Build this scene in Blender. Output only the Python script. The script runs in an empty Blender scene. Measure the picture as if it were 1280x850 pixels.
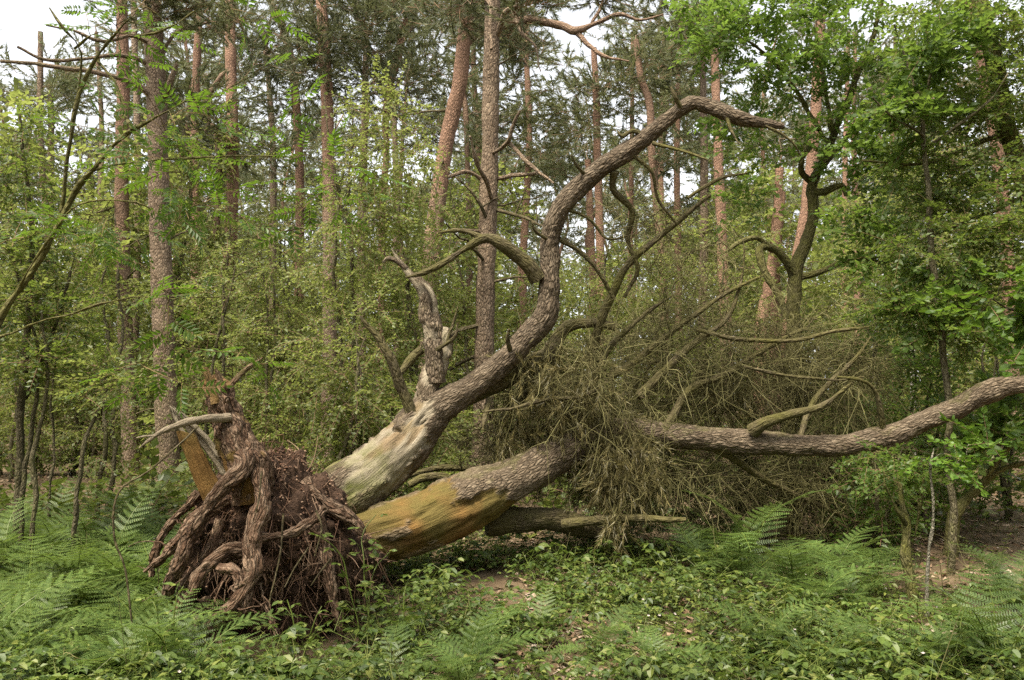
import bpy, math, random
import numpy as np
from mathutils import Matrix, Vector

# ---------------------------------------------------------------- camera, sky, sun, exposure
SC = bpy.context.scene
COL = SC.collection
FPX, CX, CY = 995.6, 640.0, 425.0          # focal length in photo pixels (28 mm on 36 mm, 1280 px)
CAMZ, PITCH = 1.65, math.radians(3.73)
cam = bpy.data.cameras.new('camera')
cam.lens, cam.sensor_width, cam.clip_start, cam.clip_end = 28.0, 36.0, 0.05, 1000.0
cam_o = bpy.data.objects.new('camera', cam)
COL.objects.link(cam_o)
cam_o.location = (0, 0, CAMZ)
cam_o.rotation_euler = (math.radians(90) + PITCH, 0, 0)
SC.camera = cam_o

SUN_EL, SUN_AZ = math.radians(62), math.radians(215)     # azimuth clockwise from +Y: behind the camera, to its left
world = bpy.data.worlds.new('World')
SC.world = world
world.use_nodes = True
wn, wl = world.node_tree.nodes, world.node_tree.links
bg = wn['Background']
sky = wn.new('ShaderNodeTexSky')
sky.sky_type, sky.sun_disc = 'NISHITA', False
sky.sun_elevation, sky.sun_rotation = SUN_EL, SUN_AZ
sky.air_density, sky.dust_density, sky.ozone_density = 1.0, 2.0, 1.0
hs = wn.new('ShaderNodeHueSaturation')
hs.inputs['Saturation'].default_value = 0.16          # an overcast, nearly colourless sky
wl.new(sky.outputs[0], hs.inputs['Color'])
wl.new(hs.outputs[0], bg.inputs['Color'])
bg.inputs['Strength'].default_value = 0.063
sl = bpy.data.lights.new('sun', 'SUN')
sl.energy, sl.angle, sl.color = 1.5, math.radians(20), (1.0, 0.91, 0.75)
so = bpy.data.objects.new('sun', sl)
COL.objects.link(so)
sdir = Vector((math.sin(SUN_AZ) * math.cos(SUN_EL), math.cos(SUN_AZ) * math.cos(SUN_EL), math.sin(SUN_EL)))
so.rotation_euler = sdir.to_track_quat('Z', 'Y').to_euler()
so.location = sdir * 60
vs = SC.view_settings
SC.display_settings.display_device = 'sRGB'
vs.view_transform, vs.look, vs.gamma, vs.exposure = 'Standard', 'None', 1.0, 2.68
vs.use_curve_mapping = False
SC.cycles.use_denoising = False
SC.cycles.max_bounces = 6
SC.cycles.diffuse_bounces = 4
SC.cycles.glossy_bounces = 1
SC.cycles.transmission_bounces = 4
SC.cycles.caustics_reflective = SC.cycles.caustics_refractive = False

# ---------------------------------------------------------------- helpers
def P(px, py, d):
    """the point seen at photo pixel (px, py), d metres ahead of the camera"""
    dx, dy = (px - CX) / FPX, (CY - py) / FPX
    y = math.cos(PITCH) - math.sin(PITCH) * dy
    z = math.sin(PITCH) + math.cos(PITCH) * dy
    return np.array([dx * d / y, d, CAMZ + z * d / y])

def path(lst):
    """[(px, py, d, radius in px)] -> points, radii in metres"""
    return np.array([P(a, b, c) for a, b, c, r in lst]), np.array([r * c / FPX for a, b, c, r in lst])

def _hash(i, j, k):
    h = (i.astype(np.int64) * 374761393 + j.astype(np.int64) * 668265263 + k.astype(np.int64) * 2147483647) & 0xffffffff
    h = ((h ^ (h >> 13)) * 1274126177) & 0xffffffff
    return ((h ^ (h >> 16)) & 0xffff) / 65535.0

def vnoise(p):
    p = np.asarray(p, float)
    i = np.floor(p).astype(np.int64)
    f = p - i
    f = f * f * (3 - 2 * f)
    r = 0
    for a in (0, 1):
        for b in (0, 1):
            for c in (0, 1):
                w = (f[..., 0] if a else 1 - f[..., 0]) * (f[..., 1] if b else 1 - f[..., 1]) * (f[..., 2] if c else 1 - f[..., 2])
                r = r + w * _hash(i[..., 0] + a, i[..., 1] + b, i[..., 2] + c)
    return r * 2 - 1

def fbm(p, o=3):
    r, a = 0, 1.0
    p = np.asarray(p, float)
    for k in range(o):
        r = r + a * vnoise(p * 2 ** k + 17.3 * k)
        a *= .5
    return r

def cells(p):
    """F2-F1 of a cellular pattern: 0 along the cracks"""
    i = np.floor(p).astype(np.int64)
    f1 = np.full(p.shape[:-1], 9.0)
    f2 = f1.copy()
    for a in (-1, 0, 1):
        for b in (-1, 0, 1):
            for c in (-1, 0, 1):
                q = i + np.array([a, b, c])
                o = np.stack([_hash(q[..., 0], q[..., 1], q[..., 2]), _hash(q[..., 0] + 91, q[..., 1], q[..., 2]), _hash(q[..., 0], q[..., 1] + 57, q[..., 2])], -1)
                d = np.linalg.norm(q + o - p, axis=-1)
                f2 = np.where(d < f1, f1, np.minimum(f2, d))
                f1 = np.minimum(f1, d)
    return f2 - f1

def nrm(v):
    return v / np.maximum(np.linalg.norm(v, axis=-1, keepdims=True), 1e-9)

ORI = {}                                   # world origin of every parent

class Geo:
    """collects faces and links them as ONE mesh object"""
    def __init__(s):
        s.V, s.L, s.T, s.M, s.B, s.K, s.n = [], [], [], [], [], [], 0
        s.hasb = s.hask = False
    def add(s, V, F, mi=0, bk=None, mk=None):
        V = np.asarray(V, float).reshape(-1, 3)
        F = np.asarray(F, np.int64)
        s.V.append(V)
        s.L.append((F + s.n).ravel())
        s.T.append(np.full(len(F), F.shape[1], np.int32))
        s.M.append(np.full(len(F), mi, np.int32) if np.isscalar(mi) else np.asarray(mi, np.int32))
        s.B.append(np.zeros((len(V), 3)) if bk is None else bk)
        s.K.append(np.zeros((len(V), 4)) if mk is None else mk)
        s.hasb |= bk is not None
        s.hask |= bk is not None
        s.n += len(V)
        return s
    def mesh(s, name, mats, origin=(0, 0, 0), smooth=True):
        me = bpy.data.meshes.new(name)
        V = (np.concatenate(s.V) - np.asarray(origin)).astype(np.float32)
        L = np.concatenate(s.L).astype(np.int32)
        T = np.concatenate(s.T)
        me.vertices.add(len(V)); me.vertices.foreach_set('co', V.ravel())
        me.loops.add(len(L)); me.loops.foreach_set('vertex_index', L)
        me.polygons.add(len(T))
        me.polygons.foreach_set('loop_start', np.concatenate([[0], np.cumsum(T)[:-1]]).astype(np.int32))
        me.polygons.foreach_set('loop_total', T)
        me.polygons.foreach_set('material_index', np.concatenate(s.M))
        me.polygons.foreach_set('use_smooth', np.full(len(T), smooth, bool))
        if s.hasb:
            a = me.attributes.new('bk', 'FLOAT_VECTOR', 'POINT')
            a.data.foreach_set('vector', np.concatenate(s.B).astype(np.float32).ravel())
        if s.hask:
            a = me.attributes.new('mk', 'FLOAT_COLOR', 'POINT')
            a.data.foreach_set('color', np.concatenate(s.K).astype(np.float32).ravel())
        for m in (mats if isinstance(mats, (list, tuple)) else [mats]):
            me.materials.append(m)
        me.update(calc_edges=True)
        return me
    def build(s, name, mats, parent=None, smooth=True, kind=None):
        o_ = ORI.get(parent.name, np.zeros(3)) if parent else np.zeros(3)
        o = bpy.data.objects.new(name, s.mesh(name, mats, o_, smooth))
        COL.objects.link(o)
        if parent:
            o.parent = parent
            ORI[o.name] = o_
        if kind:
            o['kind'] = kind
        return o

def tag(o, label, cat, group=None):
    o['label'] = label; o['category'] = cat
    if group: o['group'] = group
    return o

def thing(name, loc, label, cat, group=None):
    o = bpy.data.objects.new(name, None)
    o.empty_display_size = .2
    COL.objects.link(o)
    o.location = tuple(float(v) for v in loc)
    ORI[o.name] = np.array(loc, float)
    return tag(o, label, cat, group)

def clone(o, loc, rz, sc, label=None, parent=None):
    c = o.copy(); COL.objects.link(c)
    if parent is None:
        c.location = loc; c.rotation_euler = (0, 0, rz); c.scale = (sc,) * 3
        if label: c['label'] = label
    else:
        c.parent = parent
    for ch in list(o.children):
        clone(ch, None, 0, 1, None, c)
    return c

def smooth_path(pts, rad, seg):
    """Catmull-Rom through the points, sampled about every seg metres"""
    pts, rad = np.asarray(pts, float), np.asarray(rad, float)
    q = np.concatenate([[2 * pts[0] - pts[1]], pts, [2 * pts[-1] - pts[-2]]])
    op, orr = [], []
    for i in range(len(pts) - 1):
        n = max(2, int(np.linalg.norm(pts[i + 1] - pts[i]) / seg))
        t = np.arange(n)[:, None] / n
        a, b, c, d = q[i], q[i + 1], q[i + 2], q[i + 3]
        op.append(.5 * (2 * b + (c - a) * t + (2 * a - 5 * b + 4 * c - d) * t * t + (3 * b - a - 3 * c + d) * t ** 3))
        tt = t[:, 0]; tt = tt * tt * (3 - 2 * tt)
        orr.append(rad[i] * (1 - tt) + rad[i + 1] * tt)
    return np.concatenate(op + [pts[-1:]]), np.concatenate(orr + [rad[-1:]])

def tube(g, pts, rad, n=12, seg=.06, disp=None, mask=None, mi=0, wob=0, sm=True, seed=0, cap=True):
    """a bark tube; th = 0 faces the camera side, the seam lies behind. disp/mask(s, th, arc, bk) -> radial offset / 4 masks"""
    if sm: pts, rad = smooth_path(pts, rad, seg)
    if wob: pts = pts + wob * np.stack([fbm(pts * 1.7 + seed * 3.1 + k * 31.7) for k in range(3)], -1)
    K = len(pts)
    T = nrm(np.gradient(pts, axis=0))
    ref = np.array([0.05, -1.0, 0.03])
    N = nrm(ref - (T @ ref)[:, None] * T)
    bad = np.abs(T @ ref) > .97
    if bad.any():
        ref2 = np.array([0, 0, 1.0]); N[bad] = nrm(ref2 - (T[bad] @ ref2)[:, None] * T[bad])
    Bn = np.cross(T, N)
    arc = np.concatenate([[0], np.cumsum(np.linalg.norm(np.diff(pts, axis=0), axis=1))])
    th = np.linspace(-math.pi, math.pi, n, endpoint=False)
    s2, th2 = np.meshgrid(arc / arc[-1], th, indexing='ij')
    a2 = np.repeat(arc[:, None], n, 1)
    r2 = np.repeat(np.asarray(rad)[:, None], n, 1)
    bk = np.stack([np.cos(th2) * r2 + seed * 7.7, np.sin(th2) * r2, a2 + seed * 3.3], -1)
    mk = mask(s2, th2, a2, bk) if mask else None
    if disp is not None: r2 = r2 + disp(s2, th2, a2, bk, mk)
    V = pts[:, None] + r2[..., None] * (np.cos(th2)[..., None] * N[:, None] + np.sin(th2)[..., None] * Bn[:, None])
    i = np.arange(K - 1)[:, None] * n
    j = np.arange(n)[None]
    j1 = (j + 1) % n
    F = np.stack([i + j, i + j1, i + n + j1, i + n + j], -1).reshape(-1, 4)
    V = V.reshape(-1, 3); bkf = bk.reshape(-1, 3)
    mkf = None if mk is None else mk.reshape(-1, 4)
    g.add(V, F, mi, bkf, mkf)
    if cap:                                  # broken end
        for k, fl in ((0, 1), (K - 1, 0)):
            ring = np.arange(n)
            C = pts[k] + (T[k] if k else -T[k]) * rad[k] * .25
            Vc = np.concatenate([V[k * n:(k + 1) * n], C[None]])
            Fc = np.stack([ring, (ring + 1) % n, np.full(n, n)], -1)
            if fl: Fc = Fc[:, ::-1]
            g.add(Vc, Fc, mi, np.concatenate([bkf[k * n:(k + 1) * n], bkf[k * n:k * n + 1]]),
                  None if mkf is None else np.concatenate([mkf[k * n:(k + 1) * n], mkf[k * n:k * n + 1]]))
    return pts, rad

def tubes(g, Pm, R, n=3, mi=0, mk=None):
    """many thin tubes at once: Pm (B, K, 3), R (B, K)"""
    Bn, K = Pm.shape[:2]
    if Bn == 0: return
    T = nrm(np.gradient(Pm, axis=1))
    ref = np.array([.31, -.83, .46])
    N = nrm(ref - (T @ ref)[..., None] * T)
    Bi = np.cross(T, N)
    th = np.arange(n) * 2 * math.pi / n
    V = Pm[:, :, None] + R[:, :, None, None] * (np.cos(th)[:, None] * N[:, :, None] + np.sin(th)[:, None] * Bi[:, :, None])
    b = (np.arange(Bn) * K * n)[:, None, None]
    i = (np.arange(K - 1) * n)[None, :, None]
    j = np.arange(n)[None, None]
    j1 = (j + 1) % n
    F = np.stack([b + i + j, b + i + j1, b + i + n + j1, b + i + n + j], -1).reshape(-1, 4)
    arc = np.concatenate([np.zeros((Bn, 1)), np.cumsum(np.linalg.norm(np.diff(Pm, axis=1), axis=2), 1)], 1)
    bk = np.stack([np.broadcast_to(np.cos(th), (Bn, K, n)) * R[:, :, None], np.broadcast_to(np.sin(th), (Bn, K, n)) * R[:, :, None],
                   np.broadcast_to((arc + np.arange(Bn)[:, None] * 1.37)[:, :, None], (Bn, K, n))], -1)
    g.add(V, F, mi, bk.reshape(-1, 3), None if mk is None else np.broadcast_to(mk, (Bn * K * n, 4)))

def frames(D, up=(0, 0, 1), roll=None):
    """rotation matrices whose local Y runs along D and local Z points up"""
    D = nrm(D)
    up = np.broadcast_to(np.asarray(up, float), D.shape)
    X = np.cross(D, up)
    X = np.where(np.linalg.norm(X, axis=1, keepdims=True) < .05, np.array([1.0, 0, 0]), X)
    X = nrm(X); Z = np.cross(X, D)
    if roll is not None:
        c, s = np.cos(roll)[:, None], np.sin(roll)[:, None]
        X, Z = X * c + Z * s, Z * c - X * s
    return np.stack([X, D, Z], -1)

def stamp(g, tpl, pos, R, sc):
    """copies of a template (list of (V, F, material index)) merged into g"""
    pos = np.asarray(pos); m = len(pos)
    if m == 0: return
    for V, F, mi in tpl:
        W = np.einsum('nij,vj->nvi', R, V) * np.asarray(sc).reshape(-1, 1, 1) + pos[:, None]
        FF = (F[None] + (np.arange(m) * len(V))[:, None, None]).reshape(-1, F.shape[1])
        g.add(W.reshape(-1, 3), FF, mi)

def stamp_mix(g, tpls, pos, R, sc, rng):
    k = rng.integers(0, len(tpls), len(pos))
    for i, t in enumerate(tpls):
        q = k == i
        stamp(g, t, np.asarray(pos)[q], R[q], np.asarray(sc)[q])

# ---------------------------------------------------------------- materials
def mat(name):
    m = bpy.data.materials.new(name); m.use_nodes = True
    nt = m.node_tree
    for n in list(nt.nodes): nt.nodes.remove(n)
    out = nt.nodes.new('ShaderNodeOutputMaterial')
    def N(t, **kw):
        n = nt.nodes.new('ShaderNode' + t)
        for k, v in kw.items():
            if k in ('ins',):
                for a, b in v.items(): n.inputs[a].default_value = b
            else: setattr(n, k, v)
        return n
    return m, N, nt.links.new, out

def ramp(N, L, src, stops):
    r = N('ValToRGB')
    e = r.color_ramp.elements
    while len(e) < len(stops): e.new(.5)
    for q, (p, c) in zip(e, stops):
        q.position = p; q.color = (*c, 1)
    if src: L(src, r.inputs[0])
    return r.outputs[0]

def mixc(N, L, f, a, b, mode='MIX'):
    m = N('Mix', data_type='RGBA', blend_type=mode)
    if isinstance(f, (int, float)): m.inputs[0].default_value = f
    else: L(f, m.inputs[0])
    for v, i in ((a, 6), (b, 7)):
        if isinstance(v, tuple): m.inputs[i].default_value = (*v, 1)
        else: L(v, m.inputs[i])
    return m.outputs[2]

def leaf_mat(name, stops, trans=(.16, .2, .03), tf=.35, rough=.45, spec=.35):
    m, N, L, out = mat(name)
    geo, oi = N('NewGeometry'), N('ObjectInfo')
    c = ramp(N, L, geo.outputs['Random Per Island'], stops)
    h = N('HueSaturation')
    mr = N('MapRange', ins={3: .72, 4: 1.25}); L(oi.outputs['Random'], mr.inputs[0])
    no = N('TexNoise', ins={'Scale': .55, 'Detail': 2.0}); tc = N('TexCoord'); 
    L(geo.outputs['Position'], no.inputs['Vector'])
    mr2 = N('MapRange', ins={1: .3, 2: .7, 3: .72, 4: 1.28}); L(no.outputs[0], mr2.inputs[0])
    mu = N('Math', operation='MULTIPLY'); L(mr.outputs[0], mu.inputs[0]); L(mr2.outputs[0], mu.inputs[1])
    L(c, h.inputs['Color']); L(mu.outputs[0], h.inputs['Value'])
    b = N('BsdfPrincipled', ins={'Roughness': rough, 'Specular IOR Level': spec})
    L(h.outputs[0], b.inputs['Base Color'])
    t = N('BsdfTranslucent'); tm = mixc(N, L, .55, h.outputs[0], trans); L(tm, t.inputs['Color'])
    ms = N('MixShader', ins={0: tf}); L(b.outputs[0], ms.inputs[1]); L(t.outputs[0], ms.inputs[2])
    L(ms.outputs[0], out.inputs['Surface'])
    return m

def bark_mat(name, dark, mid, light, orange=(.275, .165, .11), moss=(.11, .12, .025), bare=(.33, .28, .2), ochre=(.2, .112, .036), sc=(26, 26, 11), bump=.6, mossy=0.0):
    """plated bark; attribute mk: R bare pale wood, G moss, B ochre wood, A orange flaky bark"""
    m, N, L, out = mat(name)
    at = N('Attribute', attribute_name='bk'); mk = N('Attribute', attribute_name='mk')
    oi = N('ObjectInfo')
    mp = N('Mapping', ins={'Scale': sc}); L(at.outputs['Vector'], mp.inputs['Vector'])
    nz = N('TexNoise', ins={'Scale': .9, 'Detail': 4.0}); L(mp.outputs[0], nz.inputs['Vector'])
    wv = mixc(N, L, 1.5, mp.outputs[0], nz.outputs['Color'], 'ADD')
    vo = N('TexVoronoi', feature='DISTANCE_TO_EDGE', ins={'Scale': 1.0}); L(wv, vo.inputs['Vector'])
    vc = N('TexVoronoi', ins={'Scale': 1.0}); L(wv, vc.inputs['Vector'])
    fn = N('TexNoise', ins={'Scale': 4.0, 'Detail': 4.0, 'Roughness': .65}); L(mp.outputs[0], fn.inputs['Vector'])
    big = N('TexNoise', ins={'Scale': 2.2, 'Detail': 3.0}); L(at.outputs['Vector'], big.inputs['Vector'])
    sep = N('SeparateColor'); L(vc.outputs['Color'], sep.inputs[0])
    tone = N('Math', operation='MULTIPLY_ADD', ins={1: 1.0, 2: -.18}); L(fn.outputs[0], tone.inputs[0])
    t2 = N('Math', operation='MULTIPLY_ADD', ins={1: .28}); L(sep.outputs[0], t2.inputs[0]); L(tone.outputs[0], t2.inputs[2])
    col = ramp(N, L, t2.outputs[0], [(.05, dark), (.4, mid), (.85, light)])
    ocol = mixc(N, L, t2.outputs[0], tuple(c * .72 for c in orange), tuple(min(1, c * 1.35) for c in orange))
    ms = N('SeparateColor'); L(mk.outputs['Color'], ms.inputs[0])
    col = mixc(N, L, mk.outputs['Alpha'], col, ocol)
    cr = N('MapRange', ins={1: .0, 2: .3, 3: 0.0, 4: 1.0}); L(vo.outputs['Distance'], cr.inputs[0])
    crk = N('Math', operation='SUBTRACT', ins={0: 1.0}); L(cr.outputs[0], crk.inputs[1])
    cp = N('Math', operation='POWER', ins={1: 2.2}); L(crk.outputs[0], cp.inputs[0])
    bmod = N('MapRange', ins={1: .35, 2: .65, 3: .15, 4: .85}); L(big.outputs[0], bmod.inputs[0])
    cw = N('Math', operation='MULTIPLY'); L(cp.outputs[0], cw.inputs[0]); L(bmod.outputs[0], cw.inputs[1])
    col = mixc(N, L, cw.outputs[0], col, tuple(c * .45 for c in dark))
    # bare wood: grain running along the stem
    gm = N('Mapping', ins={'Scale': (60, 60, 2.5)}); L(at.outputs['Vector'], gm.inputs['Vector'])
    gn = N('TexNoise', ins={'Scale': 1.0, 'Detail': 4.0, 'Roughness': .6}); L(gm.outputs[0], gn.inputs['Vector'])
    sm_ = N('Mapping', ins={'Scale': (11, 11, 1.6)}); L(at.outputs['Vector'], sm_.inputs['Vector'])
    sn = N('TexNoise', ins={'Scale': 1.0, 'Detail': 5.0, 'Roughness': .6, 'Distortion': .6}); L(sm_.outputs[0], sn.inputs['Vector'])
    wc = ramp(N, L, sn.outputs[0], [(.3, tuple(c * .32 for c in bare)), (.44, tuple(c * .75 for c in bare)), (.54, bare), (.66, tuple(min(1, c * 1.5 + .06) for c in bare))])
    wood = mixc(N, L, .55, wc, mixc(N, L, gn.outputs[0], tuple(c * .4 for c in bare), tuple(min(1, c * 1.5) for c in bare)))
    oc = ramp(N, L, sn.outputs[0], [(.3, tuple(c * .12 for c in ochre)), (.42, tuple(c * .6 for c in ochre)), (.55, ochre), (.7, tuple(c * 1.5 for c in ochre))])
    och = mixc(N, L, .45, oc, mixc(N, L, gn.outputs[0], tuple(c * .25 for c in ochre), tuple(min(1, c * 1.5) for c in ochre)))
    bn = N('MapRange', ins={1: .42, 2: .62}); L(big.outputs[0], bn.inputs[0])
    och = mixc(N, L, bn.outputs[0], och, mixc(N, L, gn.outputs[0], (.05, .036, .01), (.2, .155, .05)))
    col = mixc(N, L, ms.outputs[0], col, wood)
    col = mixc(N, L, ms.outputs[2], col, och)
    mo = N('TexNoise', ins={'Scale': 9.0, 'Detail': 5.0, 'Roughness': .7}); L(at.outputs['Vector'], mo.inputs['Vector'])
    ma = N('Math', operation='ADD', ins={1: mossy}); L(ms.outputs[1], ma.inputs[0])
    mm = N('Math', operation='MULTIPLY_ADD', ins={1: 1.6, 2: -1.0}); L(mo.outputs[0], mm.inputs[0])
    mb = N('Math', operation='ADD', use_clamp=True); L(ma.outputs[0], mb.inputs[0]); L(mm.outputs[0], mb.inputs[1])
    mo_on = N('Math', operation='GREATER_THAN', ins={1: .02}); L(ma.outputs[0], mo_on.inputs[0])
    mc = N('Math', operation='MULTIPLY', use_clamp=True); L(mb.outputs[0], mc.inputs[0]); L(mo_on.outputs[0], mc.inputs[1])
    col = mixc(N, L, mc.outputs[0], col, mixc(N, L, fn.outputs[0], tuple(c * .4 for c in moss), tuple(c * 1.6 for c in moss)))
    hv = N('HueSaturation'); mr = N('MapRange', ins={3: .82, 4: 1.15}); L(oi.outputs['Random'], mr.inputs[0])
    L(mr.outputs[0], hv.inputs['Value']); L(col, hv.inputs['Color'])
    b = N('BsdfPrincipled', ins={'Roughness': .9, 'Specular IOR Level': .15}); L(hv.outputs[0], b.inputs['Base Color'])
    hm = mixc(N, L, ms.outputs[0], cr.outputs[0], gn.outputs[0]); hm = mixc(N, L, ms.outputs[2], hm, gn.outputs[0])
    ha = N('Math', operation='MULTIPLY_ADD', ins={1: .45}); L(fn.outputs[0], ha.inputs[0]); L(hm, ha.inputs[2])
    bp = N('Bump', ins={'Strength': bump, 'Distance': .025}); L(ha.outputs[0], bp.inputs['Height']); L(bp.outputs[0], b.inputs['Normal'])
    L(b.outputs[0], out.inputs['Surface'])
    return m

def soft_mat(name, stops, scale=20.0, rough=.9, bump=.5, island=False, dist=.02):
    m, N, L, out = mat(name)
    geo = N('NewGeometry')
    n1 = N('TexNoise', ins={'Scale': scale, 'Detail': 6.0, 'Roughness': .65}); L(geo.outputs['Position'], n1.inputs['Vector'])
    n2 = N('TexNoise', ins={'Scale': scale * .12, 'Detail': 3.0}); L(geo.outputs['Position'], n2.inputs['Vector'])
    f = N('Math', operation='MULTIPLY_ADD', ins={1: .6, 2: -.05}); L(n2.outputs[0], f.inputs[0])
    g = N('Math', operation='MULTIPLY_ADD', ins={1: .5}); L(geo.outputs['Random Per Island'] if island else n1.outputs[0], g.inputs[0]); L(f.outputs[0], g.inputs[2])
    c = ramp(N, L, g.outputs[0], stops)
    b = N('BsdfPrincipled', ins={'Roughness': rough, 'Specular IOR Level': .2}); L(c, b.inputs['Base Color'])
    bp = N('Bump', ins={'Strength': bump, 'Distance': dist}); L(n1.outputs[0], bp.inputs['Height']); L(bp.outputs[0], b.inputs['Normal'])
    L(b.outputs[0], out.inputs['Surface'])
    return m

M_PINE = bark_mat('pine_bark', (.045, .03, .019), (.2, .143, .096), (.38, .295, .21), sc=(34, 34, 15))
M_HERO = bark_mat('fallen_pine_bark', (.032, .023, .015), (.15, .112, .074), (.32, .256, .182), sc=(42, 42, 15), bump=.8)
M_ROOT = bark_mat('root_bark', (.035, .019, .012), (.17, .1, .062), (.5, .37, .26), sc=(44, 44, 12), bump=1.0)
M_DEAD = bark_mat('dead_branch_bark', (.03, .023, .014), (.09, .07, .042), (.2, .165, .105), sc=(40, 40, 12), moss=(.1, .092, .026), mossy=.36)
M_OAK = bark_mat('mossy_oak_bark', (.025, .02, .012), (.085, .07, .04), (.2, .17, .1), moss=(.135, .135, .028), mossy=.62, sc=(40, 40, 12))
M_STEM = bark_mat('sapling_bark', (.03, .026, .016), (.1, .085, .05), (.22, .19, .12), sc=(50, 50, 18), mossy=.25)
M_BIRCH = bark_mat('birch_bark', (.1, .09, .08), (.4, .38, .34), (.62, .6, .56), sc=(14, 14, 40))
M_THIN = bark_mat('pale_stem_bark', (.06, .055, .04), (.2, .18, .135), (.36, .33, .26), sc=(50, 50, 30), mossy=.15)
M_SOIL = soft_mat('root_soil', [(.1, (.010, .006, .004)), (.45, (.042, .024, .015)), (.8, (.13, .078, .05))], 26, bump=1.0, dist=.05)
M_FIBRE = soft_mat('root_fibre', [(.1, (.06, .032, .02)), (.5, (.16, .09, .058)), (.9, (.36, .25, .17))], 30, island=True, bump=.1)
M_GROUND = soft_mat('forest_floor', [(.12, (.035, .024, .014)), (.4, (.095, .066, .038)), (.6, (.16, .115, .07)), (.85, (.28, .2, .14))], 22, bump=.8, dist=.03)
M_LITTER = soft_mat('leaf_litter', [(.05, (.06, .036, .02)), (.35, (.17, .105, .06)), (.6, (.3, .21, .14)), (.85, (.5, .42, .34))], 20, island=True, bump=.1)
M_TWIG = soft_mat('dead_twig', [(.05, (.026, .022, .009)), (.4, (.085, .077, .03)), (.65, (.15, .138, .056)), (.9, (.28, .255, .125))], 20, island=True, bump=.1)
M_DRY = leaf_mat('dry_needles', [(0, (.085, .075, .026)), (.5, (.15, .13, .05)), (1, (.28, .23, .1))], trans=(.25, .2, .08), tf=.25)
M_BRAMBLE = leaf_mat('bramble_leaf', [(0, (.038, .066, .013)), (.4, (.07, .112, .021)), (.8, (.12, .165, .034)), (1, (.19, .21, .05))], trans=(.17, .24, .03))
M_HERB = leaf_mat('herb_leaf', [(0, (.065, .095, .018)), (.5, (.115, .155, .03)), (1, (.19, .21, .05))], trans=(.19, .25, .035))
M_FERN = leaf_mat('fern_green', [(0, (.06, .1, .02)), (.5, (.094, .146, .031)), (1, (.135, .185, .044))], trans=(.21, .3, .045), tf=.4)
M_LBIRCH = leaf_mat('birch_leaf', [(0, (.088, .118, .029)), (.5, (.138, .17, .045)), (1, (.22, .24, .08))], trans=(.37, .43, .09), tf=.54)
M_LOAK = leaf_mat('oak_leaf', [(0, (.045, .083, .014)), (.5, (.078, .132, .024)), (1, (.128, .182, .04))], trans=(.23, .35, .045), tf=.5)
M_LDARK = leaf_mat('dark_leaf', [(0, (.048, .08, .016)), (.5, (.082, .125, .026)), (1, (.125, .17, .04))], trans=(.25, .33, .045), tf=.5, spec=.45)
M_LROWAN = leaf_mat('rowan_leaf', [(0, (.055, .11, .016)), (.5, (.085, .155, .022)), (1, (.12, .19, .03))], trans=(.2, .34, .025), tf=.45)
M_NEEDLE = leaf_mat('pine_needle', [(0, (.06, .075, .028)), (.5, (.1, .115, .048)), (1, (.16, .17, .085))], trans=(.2, .21, .08), tf=.35)
M_NEEDLE_L = leaf_mat('pale_pine_needle', [(0, (.1, .12, .045)), (.5, (.15, .165, .07)), (1, (.21, .22, .11))], trans=(.26, .28, .1), tf=.4)
M_FERN2 = leaf_mat('fern_blue_green', [(0, (.058, .1, .024)), (.5, (.09, .145, .036)), (1, (.13, .185, .05))], trans=(.2, .29, .05), tf=.38)
M_PETAL = leaf_mat('pale_petal', [(0, (.36, .3, .28)), (1, (.5, .44, .42))], trans=(.4, .36, .36), tf=.3)

# ---------------------------------------------------------------- leaf, twig and frond templates
def rotm(az=0.0, tilt=0.0, roll=0.0):
    return np.array((Matrix.Rotation(az, 3, 'Z') @ Matrix.Rotation(tilt, 3, 'X') @ Matrix.Rotation(roll, 3, 'Y')))

def leaf_hi(L, W, fold=.18, bend=.12):
    V = np.array([[0, 0, 0], [-.44 * W, .3 * L, 0], [-.36 * W, .66 * L, 0], [0, L, 0], [.36 * W, .66 * L, 0], [.44 * W, .3 * L, 0], [0, .3 * L, -fold * W], [0, .66 * L, -fold * W]])
    V[:, 2] -= bend * L * (V[:, 1] / L) ** 2
    return V, [np.array([[0, 6, 1], [0, 5, 6], [2, 7, 3], [7, 4, 3]]), np.array([[1, 6, 7, 2], [6, 5, 4, 7]])]

def leaf_lo(L, W, fold=.2, bend=.1):
    V = np.array([[0, 0, -fold * W * .6], [-.5 * W, .42 * L, 0], [0, L, -bend * L - fold * W * .6], [.5 * W, .42 * L, 0]])
    return V, [np.array([[0, 3, 2], [0, 2, 1]])]

def leaf_md(L, W, fold=.2, bend=.15):
    V = np.array([[0, 0, 0], [-.46 * W, .3 * L, fold * W * .5], [-.36 * W, .68 * L, fold * W * .4], [0, L, 0], [.36 * W, .68 * L, fold * W * .4], [.46 * W, .3 * L, fold * W * .5]])
    V[:, 2] -= bend * L * (V[:, 1] / L) ** 2
    return V, [np.array([[0, 3, 2], [0, 2, 1], [0, 4, 3], [0, 5, 4]])]

def leaf_flat(L, W):
    return np.array([[0, 0, 0], [-.5 * W, .5 * L, .01 * L], [0, L, -.08 * L], [.5 * W, .5 * L, .01 * L]]), [np.array([[0, 3, 2, 1]])]

def leaf_oak(L, W):
    ys = np.array([0, .3, .42, .66, .8, 1.0]) * L
    ws = np.array([.06, .34, .2, .5, .3, .12]) * W
    V = np.concatenate([np.stack([-ws, ys, .1 * ws - .12 * ys ** 2 / L], 1), np.stack([ws, ys, .1 * ws - .12 * ys ** 2 / L], 1)])
    n = len(ys); i = np.arange(n - 1)
    return V, [np.stack([i, i + n, i + n + 1, i + 1], 1)]

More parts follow.
